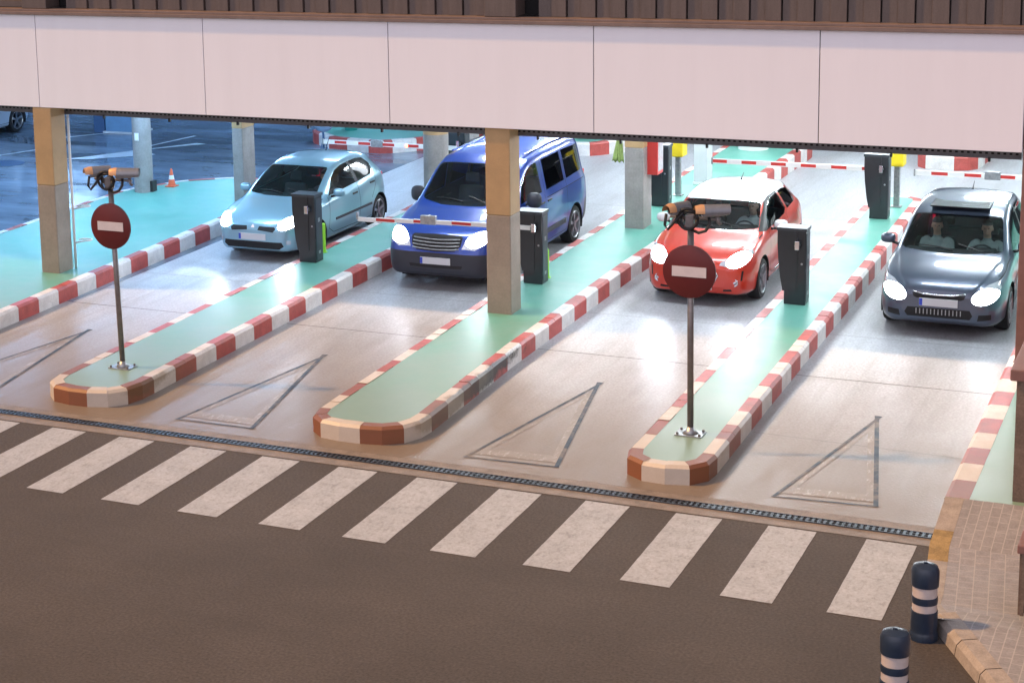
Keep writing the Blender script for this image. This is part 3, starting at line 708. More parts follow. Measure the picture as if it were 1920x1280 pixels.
def lime(label, x, y, h):
    o = thing('lime_post', label, 'post', (x,y,KH(y)-.004), 'lime green posts beside cabinets')
    b = MB(); b.lathe([(.045,0),(.045,h-.01),(.035,h)], (0,0,0), M['lime'], n=20); b.build('tube', o, auto=40)
    b = MB(); b.lathe([(.07,0),(.07,.012)], (0,0,0), M['lime'], n=20); b.build('foot', o)
lime('lime green post beside the first black cabinet', -.70, 10.95, .50); lime('lime green post mostly hidden behind the second black cabinet', 3.455, 10.50, .46)

def intercom(label, x, y, z0):
    o = thing('ticket_post', label, 'ticket machine', (x,y,z0), 'yellow ticket boxes on posts')
    b = MB(); b.box(-.05,.05,-.05,.05,0,.8,M['steel'],bev=.01); b.build('post', o)
    b = MB(); b.box(-.11,.13,-.16,.16,.76,1.22,M['yellow'],bev=.02); h = b.build('head', o)
    b = MB(); b.box(-.118,-.111,-.10,.10,.9,1.12,M['blackp']); b.build('screen', h)
    b = MB(); b.box(-.09,.09,-.09,.09,0,.02,M['steel'],bev=.004); b.build('base_plate', o)
intercom('yellow ticket box on a grey post behind the red wall cabinet', 3.60, 17.4, KH(17.4)-.004)
intercom('yellow ticket box on a grey post behind the far black cabinet', 7.60, 17.55, KH(17.5)-.004)

o = thing('fire_cabinet', 'red fire cabinet with pale glass side fixed to a column', 'fire cabinet', (3.815,14.55,1.22))
b = MB(); b.box(0,.23,0,.34,0,.72,M['redbox'],bev=.006); b.build('case', o)
b = MB(); b.box(.231,.238,.03,.31,.06,.68,M['paleglass']); b.build('glass_door', o)
o = thing('hi_vis_vest', 'yellow-green hi-vis vest hanging from the column corner', 'vest', (3.45,14.43,1.45))
b = MB(); ns = 14; rows = []
for k in range(9):
    t = k/8; wd = .09*(1-t)+.02; z = .62*t
    rows.append([(-.03 - wd + 2*wd*j/ns - .04*(1-t), -.02-.018*math.sin(j*1.9+k*.25)*(1.1-t*.6), z+.02*math.sin(j*1.3)*(1-t)) for j in range(ns+1)])
for k in range(8):
    for j in range(ns): b.face([rows[k][j], rows[k][j+1], rows[k+1][j+1], rows[k+1][j]], M['vest'], True)
v = b.build('cloth', o, weld=True); md = v.modifiers.new('thick','SOLIDIFY'); md.thickness = .006
b = MB(); b.lathe([(.012,-.03),(.012,.05)], (-.05,0,.62), M['steel'], n=8, axis='y'); b.build('hook', o)

o = thing('traffic_cone', 'orange traffic cone with a white band on the teal pavement edge', 'cone', (-6.31,15.27,KH(15.5)-.004)); o.scale = (.64,.64,.64)
b = MB(); b.box(-.17,.17,-.17,.17,0,.03,M['orange'],bev=.01); b.build('base', o)
b = MB(); f_ = lambda z: .125-.095*(z-.03)/.52
b.lathe([(f_(.03),.03),(f_(.23),.23),(f_(.36),.36),(f_(.55),.55),(.018,.57)], (0,0,0), M['orange'], n=28); b.build('body', o, auto=40)
b = MB(); b.lathe([(f_(.23)+.001,.23),(f_(.36)+.001,.36)], (0,0,0), M['white'], n=28); b.build('white_band', o, auto=40)

def bollard(label, x, y):
    o = thing('bollard', label, 'bollard', (x,y,0), 'dark blue banded bollards beside the pavement')
    b = MB(); b.lathe([(.122,.0),(.124,.05),(.116,.07),(.112,.09),(.116,.12),(.116,.27),(.105,.275),(.105,.36)], (0,0,0), M['bollard'], n=36)
    b.lathe([(.105,.34),(.112,.345),(.114,.375),(.112,.405),(.105,.41)], (0,0,0), M['bollard'], n=36)
    b.lathe([(.105,.50),(.118,.505),(.121,.56),(.121,.645),(.105,.685),(.06,.705),(.022,.71),(.02,.695)], (0,0,0), M['bollard'], n=36); b.build('post', o, auto=35)
    for (a, c) in ((.268,.35),(.40,.515)):
        b = MB(); b.lathe([(.107,a),(.107,c)], (0,0,0), M['bollard_band'], n=36); b.build('pale_band', o, auto=35)
bollard('dark blue bollard standing against the kerb corner', 10.90, -.23); bollard('dark blue bollard cut off by the bottom edge', 10.90, -1.74)

# ------------------------------------------------------------------ far left things
o = thing('ticket_kiosk', 'pale blue cabinet with a dark post far left behind the round column', 'kiosk', (-12.95,22.4,0))
b = MB(); b.box(.36,1.25,0,.7,.04,2.1,M['bluepanel'],bev=.02); b.build('cabinet', o)
b = MB(); b.box(0,.32,.02,.4,0,2.6,M['bluedark'],bev=.01); b.build('post', o)
b = MB(); b.box(.30,1.3,-.04,.74,0,.05,M['wall'],bev=.01); b.build('plinth', o)
o = thing('traffic_mirror', 'round blue-grey traffic mirror on a thin stand behind the hatchback roof', 'mirror', (-5.35,20.2,0))
b = MB(); b.lathe([(.30,.02),(.29,.0),(.2,-.035),(.06,-.05)], (0,0,.98), M['mirror'], n=36, axis='y'); b.build('mirror_face', o, auto=50)
b = MB(); b.tube([(0,.04,0),(0,.04,1.3)], .025, M['bluedark'], n=10); b.tube([(-.15,.04,0),(0,.04,.55)], .014, M['bluedark'], n=8); b.tube([(.2,.04,0),(0,.04,.6)], .014, M['bluedark'], n=8); b.build('stand', o)
o = thing('green_bin', 'dark green round litter bin behind the far barrier arm', 'bin', (-5.95,22.9,.295))
b = MB(); b.lathe([(.15,0),(.165,.5),(.175,.52),(.175,.56),(.15,.57)], (0,0,0), M['bin_green'], n=24); b.build('drum', o, auto=40)
b = MB(); b.lathe([(.178,.48),(.178,.52)], (0,0,0), M['bluedark'], n=24); b.build('rim', o, auto=40)
for i, (lab, x, y, wd, mk) in enumerate((('grey column foot far behind the barrier arm, left of the dark post', -5.0, 24.3, .3, 'col_grey'), ('dark slim post far behind the barrier arm', -4.55, 24.35, .1, 'bluedark'), ('pale blue cabinet far behind the barrier arm, right of the dark post', -4.3, 24.3, .5, 'bluepanel'))):
    o = thing(('square_column','steel_post','storage_cabinet')[i], lab, ('column','post','cabinet')[i], (x,y,.29))
    b = MB(); b.box(0,wd,0,wd*.9,0,2.7 if i < 2 else 1.7,M[mk],bev=.01); b.build(('shaft','shaft','case')[i], o)
    b = MB(); b.box(-.02,wd+.02,-.02,wd*.9+.02,0,.05,M['wall']); b.build('plinth', o)
# white bay lines and arrow on the polished floor
M['lineblue'] = mat('bay_line_paint', (.55,.62,.68), .35, var=.15, vscale=6)
b = MB(); z = .0095
def ln(p, q, wd):
    p, q = Vector((*p,0)), Vector((*q,0)); d = (q-p).normalized(); n_ = Vector((-d.y,d.x,0))*wd/2
    b.face([(*(p-n_).xy,z),(*(q-n_).xy,z),(*(q+n_).xy,z),(*(p+n_).xy,z)], M['lineblue'])
ln((-13.6,20.9),(-12.1,22.9),.10); ln((-10.4,20.9),(-10.1,22.6),.10); ln((-13.4,18.2),(-12.6,20.1),.10)
struct(b.build('bay_line'))
b = MB(); b.face([(-11.35,18.75,z),(-10.75,18.95,z),(-9.6,19.95,z),(-10.35,20.25,z)], M['lineblue']); b.face([(-10.9,19.5,z+.001),(-10.35,20.25,z+.001),(-9.2,21.6,z+.001),(-9.5,21.65,z+.001)], M['lineblue']); struct(b.build('floor_arrow'))
sheet('manhole_cover', [(-12.35+.42*math.cos(t), 17.9+.42*math.sin(t)) for t in np.linspace(0,2*math.pi,28,endpoint=False)], .0095, M['bluedark'])

# ------------------------------------------------------------------ cars
def pchip(pts):
    x = np.array([p[0] for p in pts], float); y = np.array([p[1] for p in pts], float); h = np.diff(x); d = np.diff(y)/h
    m = np.zeros(len(x))
    for i in range(1, len(x)-1):
        if d[i-1]*d[i] > 0:
            w1, w2 = 2*h[i]+h[i-1], h[i]+2*h[i-1]; m[i] = (w1+w2)/(w1/d[i-1]+w2/d[i])
    m[0], m[-1] = d[0], d[-1]
    def f(t):
        t = np.clip(np.asarray(t, float), x[0], x[-1]); i = np.clip(np.searchsorted(x, t, side='right')-1, 0, len(x)-2)
        s = (t-x[i])/h[i]; s2, s3 = s*s, s*s*s
        return (2*s3-3*s2+1)*y[i]+(s3-2*s2+s)*h[i]*m[i]+(-2*s3+3*s2)*y[i+1]+(s3-s2)*h[i]*m[i+1]
    return f
def inside(p, poly):
    x, y = p; c = False; n = len(poly)
    for i in range(n):
        (x1,y1), (x2,y2) = poly[i], poly[i-1]
        if (y1 > y) != (y2 > y) and x < (x2-x1)*(y-y1)/(y2-y1)+x1: c = not c
    return c
def cut(bm, ax, poly, filt):
    """slice the faces under a polygon seen along one axis; returns the faces inside it"""
    a, b_ = ax; k = 3-a-b_
    lo = (min(p[0] for p in poly)-.002, min(p[1] for p in poly)-.002); hi = (max(p[0] for p in poly)+.002, max(p[1] for p in poly)+.002)
    def cand():
        out = []
        for f in bm.faces:
            if not filt(f): continue
            xs = [v.co[a] for v in f.verts]; ys = [v.co[b_] for v in f.verts]
            if max(xs) < lo[0] or min(xs) > hi[0] or max(ys) < lo[1] or min(ys) > hi[1]: continue
            out.append(f)
        return out
    n = len(poly)
    for i in range(n):
        p, q = poly[i], poly[(i+1) % n]; dx, dy = q[0]-p[0], q[1]-p[1]
        ln_ = math.hypot(dx, dy)
        if ln_ < 1e-6: continue
        co = [0,0,0]; no = [0,0,0]; co[a], co[b_] = p; no[a], no[b_] = -dy/ln_, dx/ln_
        mlo = (min(p[0],q[0])-.03, min(p[1],q[1])-.03); mhi = (max(p[0],q[0])+.03, max(p[1],q[1])+.03)
        fs = []
        for f in cand():
            xs = [v.co[a] for v in f.verts]; ys = [v.co[b_] for v in f.verts]
            if max(xs) < mlo[0] or min(xs) > mhi[0] or max(ys) < mlo[1] or min(ys) > mhi[1]: continue
            fs.append(f)
        if not fs: continue
        geom = list({v for f in fs for v in f.verts})+list({e for f in fs for e in f.edges})+fs
        bmesh.ops.bisect_plane(bm, geom=geom, dist=1e-5, plane_co=co, plane_no=no)
    bm.faces.ensure_lookup_table()
    res = []
    for f in cand():
        c = f.calc_center_median()
        if inside((c[a], c[b_]), poly): res.append(f)
    return res
ROWT = [0, 1, 1.5, 2.6, 3.5, 3.85, 5.2, 5.6, 6.6, 8.0]
def shell(S):
    L = S['L']; F = {k: pchip(S[k]) for k in ('bot','top','belt','rail','wmax','wbelt','wrail')}
    us = list(np.linspace(0, 1, 34)**1.6*.45) + list(np.linspace(.45, L-.35, int((L-.8)/.045))[1:]) + list(L-.35*np.linspace(1,0,16)[1:]**1.5)
    rows = []
    tt = []
    for i in range(len(ROWT)-1):
        tt += list(np.linspace(ROWT[i], ROWT[i+1], (5,4,6,6,5,9,4,5,7)[i], endpoint=False))
    tt.append(ROWT[-1]); tt = np.array(tt)
    bm = bmesh.new(); grid = []
    for u in us:
        bot, top, belt, rail, wm, wb, wr = [float(F[k](u)) for k in ('bot','top','belt','rail','wmax','wbelt','wrail')]
        rail = max(rail, belt+.002); top = max(top, rail+.004)
        wb = min(wb, wm-.004); wr = min(wr, wb-.004)
        hgt = max(belt-bot, .02)
        wk = wm-.03*min(1, hgt/.4)
        zm = bot+.52*hgt
        ctl = [(0,bot),(wk*.86,bot),(wk,bot+min(.07,.25*hgt)),(wm,zm),(wm*.45+wb*.55+.012*min(1,hgt/.4),belt-.13*hgt),(wb,belt),
               (wr,rail),(wr*.93,rail+(top-rail)*.42),(wr*.55,rail+(top-rail)*.85),(0,top)]
        fx = pchip([(t, c[0]) for t, c in zip(ROWT, ctl)]); fz = pchip([(t, c[1]) for t, c in zip(ROWT, ctl)])
        xs, zs = fx(tt), fz(tt); xs[0] = xs[-1] = 0
        grid.append([bm.verts.new((float(x), float(u), float(z))) for x, z in zip(xs, zs)])
    n = len(tt)
    for i in range(len(us)-1):
        for j in range(n-1): bm.faces.new((grid[i][j], grid[i+1][j], grid[i+1][j+1], grid[i][j+1]))
    for g, rev in ((grid[0], False), (grid[-1], True)):          # nose and tail caps, to the centre plane
        mid = [g[0]]+[bm.verts.new((0, g[j].co.y, g[j].co.z)) for j in range(1, n-1)]+[g[-1]]
        for j in range(n-1):
            vs = [mid[j], g[j], g[j+1], mid[j+1]]; vs2 = []
            for v in vs:
                if v not in vs2: vs2.append(v)
            if rev: vs2.reverse()
            if len(vs2) > 2: bm.faces.new(vs2)
    bmesh.ops.recalc_face_normals(bm, faces=bm.faces)
    return bm
def faces_to_obj(name, faces, mats, parent, side, mi=None, push=0.0, nrm=True):
    """side: 0 both halves welded in one mesh, 1 the +x half, -1 its mirror"""
    vid = {}; V = []; NV = []; FF = []; MI = []
    for f in faces:
        ids = []
        for v in f.verts:
            if v.index not in vid: vid[v.index] = len(V); V.append(v.co + v.normal*push); NV.append(v.normal.copy())
            ids.append(vid[v.index])
        FF.append(ids); MI.append(f.material_index if mi is None else mi)
    v_, f_, m_, n_ = [], [], [], []
    if side >= 0: v_ += [tuple(p) for p in V]; n_ += NV; f_ += FF; m_ += MI
    if side <= 0:
        o_ = len(v_); mp = {}
        for i, p in enumerate(V):
            if side == 0 and abs(p.x) < 1e-5: mp[i] = i
            else: mp[i] = len(v_); v_.append((-p.x, p.y, p.z)); n_.append(Vector((-NV[i].x, NV[i].y, NV[i].z)))
        f_ += [[mp[i] for i in reversed(ids)] for ids in FF]; m_ += MI
    me = bpy.data.meshes.new(name); me.from_pydata(v_, [], f_)
    for m in mats: me.materials.append(m)
    me.polygons.foreach_set('material_index', m_); me.polygons.foreach_set('use_smooth', [True]*len(f_))
    o = bpy.data.objects.new(name, me); C.objects.link(o); o.parent = parent
    if nrm:
        ns = []
        for i, q in enumerate(n_):
            q = Vector(q)
            if side == 0 and abs(v_[i][0]) < 1e-5: q.x = 0
            ns.append(q.normalized() if q.length > 1e-6 else Vector((0,0,1)))
        me.normals_split_custom_set_from_vertices([tuple(q) for q in ns])
    return o
def arc_poly(cx, cy, r, n=22): return [(cx+r*math.cos(2*math.pi*i/n), cy+r*math.sin(2*math.pi*i/n)) for i in range(n)]
def wheel(parent, x, u, r, wd, spokes, side, disc=False):
    b = MB(); c = (x, u, r)
    s = side
    b.lathe([(r*.70, 0*s),(r*.93, -.004*s),(r*.985, -.03*s),(r, -.06*s),(r, -(wd-.05)*s),(r*.95, -wd*s),(r*.6, -wd*s)], c, M['rubber'], n=40, axis='x', caps=False)
    ty = b.build('wheel', parent, auto=50)
    b = MB()
    b.lathe([(r*.72,.002*s),(r*.70,.006*s),(r*.66,-.004*s),(r*.64,-.05*s),(r*.60,-.11*s)], c, M['rim'], n=40, axis='x', caps=False)
    b.lathe([(r*.16,.0),(r*.16,-.012*s),(r*.13,-.006*s),(.004,-.004*s)], (c[0]-.0,c[1],c[2]), M['rim'], n=20, axis='x')
    for k in range(spokes):
        t = 2*math.pi*k/spokes+.3; d = Vector((0, math.cos(t), math.sin(t))); tn = Vector((0, -math.sin(t), math.cos(t)))
        w0, w1 = r*.07, r*.085 if not disc else r*.16
        p0, p1 = Vector(c)+d*r*.10+Vector((-.018*s,0,0)), Vector(c)+d*r*.67+Vector((-.004*s,0,0)); dn = Vector((-.03*s,0,0))
        q = [p0-tn*w0, p0+tn*w0, p1+tn*w1, p1-tn*w1]
        b.face(q, M['rim']); b.face([q[0],q[3],q[3]+dn,q[0]+dn], M['rim']); b.face([q[1],q[2],q[2]+dn,q[1]+dn], M['rim'])
    b.build('rim', ty, auto=40)
    b = MB(); b.lathe([(r*.58,-.075*s),(.005,-.075*s)], c, M['gap'], n=28, axis='x'); b.build('brake_disc', ty)
    return ty
def nose(S, x, z, out=.006):
    h = S['bvh'].ray_cast(Vector((abs(x), -2, z)), Vector((0,1,0)))[0]
    return (h.y if h else .1) - out
def mirror_poly(p): return [(-x, y) for x, y in p]
def make_car(S, name, label, cat, loc, group='cars driving out of the car park'):
    root = thing(name, label, cat, loc, group)
    bm = shell(S); L = S['L']; P = M[S['paint']]
    from mathutils.bvhtree import BVHTree
    S['bvh'] = BVHTree.FromBMesh(bm)
    for f in bm.faces: f.material_index = 0
    body_mats = [P, M['gap'], M['bumper_grey'], M[S.get('roof', S['paint'])], M['blackp']]
    G = bm.faces.layers.int.new('grp')
    side_f = lambda f: f.calc_center_median().x > .28 and abs(f.normal.x) > .30
    front_f = lambda f: f.calc_center_median().y < S.get('front_lim', .75) and f.normal.y < -.04 and f[G] == 0
    top_f = lambda f: f.normal.z > .12 and f[G] == 0 and f.calc_center_median().z > S['cowl_z']-.06
    # roof in another colour
    if 'roof' in S:
        for f in cut(bm, (0,1), [(0,S['roof_u'][0]-.05),(.4,S['roof_u'][0]-.02),(1.2,S['roof_u'][0]+.04),(1.2,S['roof_u'][1]),(0,S['roof_u'][1])], lambda f: f.calc_center_median().z > S['roof_z'] and f.normal.z > .05): f.material_index = 3
    # wheel arches
    for wu in S['wheels']:
        Rw = S['r']*1.13
        fs = cut(bm, (1,2), arc_poly(wu, S['r']+.015, Rw), lambda f: f.calc_center_median().x > .42 and f.normal.x > -.2 )
        fs = [f for f in fs]
        bmesh.ops.delete(bm, geom=fs, context='FACES')
    named = []     # (name, group id, material, side mode)
    gid = [0]
    def region(nm, ax, poly, filt, m, mode):
        fs = cut(bm, ax, poly, filt); gid[0] += 1
        for f in fs: f[G] = gid[0]
        named.append((nm, gid[0], m, mode))
    free = lambda f: f[G] == 0
    hx_, hu_, hz_ = S['lamp']; core = [(hx_+.015+S['lamp_r']*1.75*math.cos(t)*.95-.25*S['lamp_r']*math.sin(t)*0, hz_+.01+S['lamp_r']*1.02*math.sin(t)+.35*S['lamp_r']*math.cos(t)) for t in np.linspace(0,2*math.pi,20,endpoint=False)]
    region('lit_core', (0,2), core, front_f, M['lamp_on'], 1)
    region('windscreen', (0,1), S['screen'], top_f, M['glass'], 0)
    for nm, poly, mk in S['side']:
        region(nm, (1,2), poly, lambda f: side_f(f) and f[G] == 0 and f.normal.x > .2 and f.calc_center_median().z > .55, M[mk], 1)
    for nm, poly, mk, mode in S['front']:
        region(nm, (0,2), poly, front_f, M[mk], mode)
    # door gaps and trims cut into the paint
    def strip(p, q, wd, mi_, filt=None):
        d = Vector((q[0]-p[0], q[1]-p[1])).normalized(); n_ = Vector((-d.y, d.x))*wd/2
        poly = [(p[0]-n_.x,p[1]-n_.y),(q[0]-n_.x,q[1]-n_.y),(q[0]+n_.x,q[1]+n_.y),(p[0]+n_.x,p[1]+n_.y)]
        for f in cut(bm, (1,2), poly, filt or (lambda f: side_f(f) and f[G] == 0 and f.normal.x > .2)): f.material_index = mi_
    for pl in S.get('gaps', ()):
        for p, q in zip(pl[:-1], pl[1:]): strip(p, q, .010, 1)
    for poly, mi_ in S.get('paint_side', ()):
        for f in cut(bm, (1,2), poly, lambda f: f[G] == 0 and f.calc_center_median().x > .25): f.material_index = mi_
    for poly, mi_ in S.get('paint_front', ()):
        for f in cut(bm, (0,2), poly, lambda f: f[G] == 0 and f.calc_center_median().y < .8 and f.normal.y < .3): f.material_index = mi_
    for nm, poly in S.get('doors', ()):
        region(nm, (1,2), poly, lambda f: side_f(f) and f[G] == 0 and f.normal.x > .2, None, 1)
    bm.normal_update(); bm.verts.index_update()
    faces = {}
    for f in bm.faces: faces.setdefault(f[G], []).append(f)
    body = faces_to_obj('body', faces[0], body_mats, root, 0)
    lin = [f for f in faces[0] if S['cowl_u']+.12 < f.calc_center_median().y < L-.25]
    for k, g_, m, mode in named:
        if k.endswith('door'): lin += faces.get(g_, [])
    faces_to_obj('cabin_lining', lin, [M['lining']], root, 0, mi=0, push=-.022, nrm=False)
    parts = {}
    for nm, g_, m, mode in named:
        fs = faces.get(g_)
        if not fs: print('EMPTY REGION', name, nm); continue
        if mode == 0: parts[nm] = [faces_to_obj(nm, fs, body_mats if m is None else [m], root, 0, mi=None if m is None else 0)]
        else: parts[nm] = [faces_to_obj(nm, fs, body_mats if m is None else [m], root, s, mi=None if m is None else 0) for s in (1,-1)]
    for c_, h_ in zip(parts.get('lit_core', []), parts.get('headlight', [])): c_.parent = h_
    bm.free()
    W = lambda u: float(pchip(S['wmax'])(u)); BT = lambda u: float(pchip(S['belt'])(u)); WB = lambda u: float(pchip(S['wbelt'])(u))
    # handles on doors
    for nm, hu, hz in S.get('handles', ()):
        for s, d in zip((1,-1), parts[nm]):
            b = MB(); xx = (W(hu)*.55+WB(hu)*.45)*s
            b.box(xx-.015, xx+.022, hu-.10, hu+.10, hz-.016, hz+.018, M[S.get('handle_mat','blackp')], bev=.008); b.build('handle', d)
    # wheels, arch liners
    for wu in S['wheels']:
        for s in (1,-1):
            wheel(root, (W(wu)-.015)*s, wu, S['r'], .20, S['spokes'], s, S.get('disc', False))
    b = MB()
    for wu in S['wheels']:
        for s in (1,-1):
            ring = lambda x: [(x*s, wu+S['r']*1.15*math.cos(t), S['r']+.015+S['r']*1.15*math.sin(t)) for t in np.linspace(-.35, math.pi+.35, 20)]
            A, B_ = ring(W(wu)-.012), ring(W(wu)-.30)
            for k in range(19): b.face([A[k],A[k+1],B_[k+1],B_[k]], M['gap'], True)
            b.face(B_, M['gap'])
    b.build('arch_liner', root)
    # underside tray that closes the floor
    b = MB(); b.box(-W(1.5)+.25, W(1.5)-.25, .25, L-.2, .17, .24, M['gap']); b.build('underbody', root)
    # door mirrors
    for s in (1,-1):
        u0, z0 = S['mirror']; xx = WB(u0)+.01
        b = MB(); k_ = S.get('mirror_k', 1.0)
        rings = []
        for t, sc_ in ((-.055,.25),(-.045,.72),(-.015,.97),(.03,1.0),(.055,.90)):
            rings.append([(s*(xx+.135+.105*k_*sc_*math.copysign(abs(math.cos(a))**.7, math.cos(a))), u0+t, z0+.07+.073*k_*(1.5 if k_ > 1.1 else 1)*sc_*math.copysign(abs(math.sin(a))**.7, math.sin(a))) for a in np.linspace(0,2*math.pi,22,endpoint=False)])
        b.rings(rings, M[S.get('mirror_mat', S['paint'])]); mo = b.build('door_mirror', root, auto=60)
        b = MB(); b.tube([(s*(xx-.05),u0-.01,z0-.02),(s*(xx+.08),u0,z0+.02)], .022, M['blackp'], n=8); b.build('mirror_arm', mo)
        b = MB(); b.face([p for p in [(s*(xx+.135+.085*k_*math.cos(a)), u0+.057, z0+.07+.058*k_*math.sin(a)) for a in np.linspace(0,2*math.pi,18,endpoint=False)]], M['chrome']); b.build('mirror_glass', mo)
    # licence plate
    b = MB(); pz, pu = S['plate']; b.box(-.26,.26,pu-.016,pu,pz-.055,pz+.055,M['plate'],bev=.003); pl = b.build('licence_plate', root)
    b = MB(); b.box(-.258,-.215,pu-.019,pu-.0165,pz-.05,pz+.05,M['plateblue']); b.build('blue_strip', pl)
    # wipers on the scuttle
    yc, zc = S['cowl_u'], S['cowl_z']
    ftop = pchip(S['top'])
    for (xa, xb, du) in ((-.50,.02,.14),(.08,.56,.13)):
        b = MB(); pts = []
        for t in np.linspace(0,1,7):
            xx = xa+(xb-xa)*t; uu = yc+.02+du*(1-t)*.9; pts.append((xx, uu, float(ftop(uu))-.10*(xx/.7)**2+.018))
        b.tube(pts, .009, M['blackp'], n=6); b.build('wiper', root)
    # aerial
    if 'aerial' in S:
        au = S['aerial']; az = float(ftop(au)); b = MB(); b.tube([(0,au,az-.01),(0,au+.02,az+.02),(0,au+.16,az+S.get('aerial_h',.2))],[.018,.010,.004],M['blackp'],n=8); b.build('aerial', root)
    # headlamp bulbs and beams
    for s in (1,-1):
        hx, hu, hz = S['lamp']
        ld = bpy.data.lights.new('beam','SPOT'); lo = bpy.data.objects.new('headlight_beam', ld); C.objects.link(lo); lo.parent = root
        lo.location = (s*hx, hu-.06, hz); ld.energy = S.get('beam', 170); ld.spot_size = R(70); ld.spot_blend = .9; ld.color = (.80,.88,1.0); ld.shadow_soft_size = .06
        lo.rotation_euler = Vector((s*.03, -1, -.19)).to_track_quat('-Z','Y').to_euler()
    # tail lamps
    tu, tz, tx = S['tail']
    for s in (1,-1):
        b = MB(); b.box(s*tx-.022, s*tx+.022, tu-.08, tu+.04, tz-.13, tz+.13, M['tail'], bev=.025); b.build('tail_light', root)
    # cabin: dashboard, steering wheel, seats
    b = MB(); cw = WB(yc+.3)-.10
    b.box(-cw, cw, yc+.18, yc+.62, zc-.20, zc-.055, M['lining'], bev=.03); b.box(.16,.56,yc+.42,yc+.66,zc-.10,zc-.02,M['lining'],bev=.03); b.build('dashboard', root)
    su = S['seat_u']; sz = S['seat_z']
    b = MB(); T = np.linspace(0,2*math.pi,26,endpoint=False)
    b.tube([(.36+.185*math.cos(t), su-.46+.05*math.sin(t)-.0, sz+.40+.175*math.sin(t)) for t in T], .015, M['lining'], n=8, closed=True)
    b.tube([(.36,su-.46,sz+.40),(.36,su-.62,sz+.34)], .03, M['lining'], n=8); b.tube([(.19,su-.46,sz+.40),(.53,su-.46,sz+.40)], .018, M['lining'], n=6); b.build('steering_wheel', root)
    for sx in (.36,-.36):
        b = MB(); b.box(sx-.24,sx+.24,su-.34,su+.20,sz-.16,sz-.02,M['seat'],bev=.05)
        rt = Matrix.Rotation(R(-14),3,'X'); b.box(sx-.23,sx+.23,su+.17,su+.29,sz-.04,sz+.54,M['seat'],bev=.05,rot=rt,piv=(sx,su+.2,sz)); b.box(sx-.13,sx+.13,su+.19,su+.27,sz+.58,sz+.76,M['seat'],bev=.035,rot=rt,piv=(sx,su+.2,sz)); b.build('front_seat', root)
    b = MB(); ru = S['rear_u']; b.box(-.60,.60,ru-.40,ru+.10,sz-.14,sz,M['seat'],bev=.05); b.box(-.60,.60,ru+.06,ru+.18,sz-.04,sz+.52,M['seat'],bev=.05)
    for sx in (-.36,.36): b.box(sx-.12,sx+.12,ru+.08,ru+.16,sz+.54,sz+.68,M['seat'],bev=.03)
    b.build('rear_seat', root)
    for fn in S.get('extra', ()): fn(root)
    return root

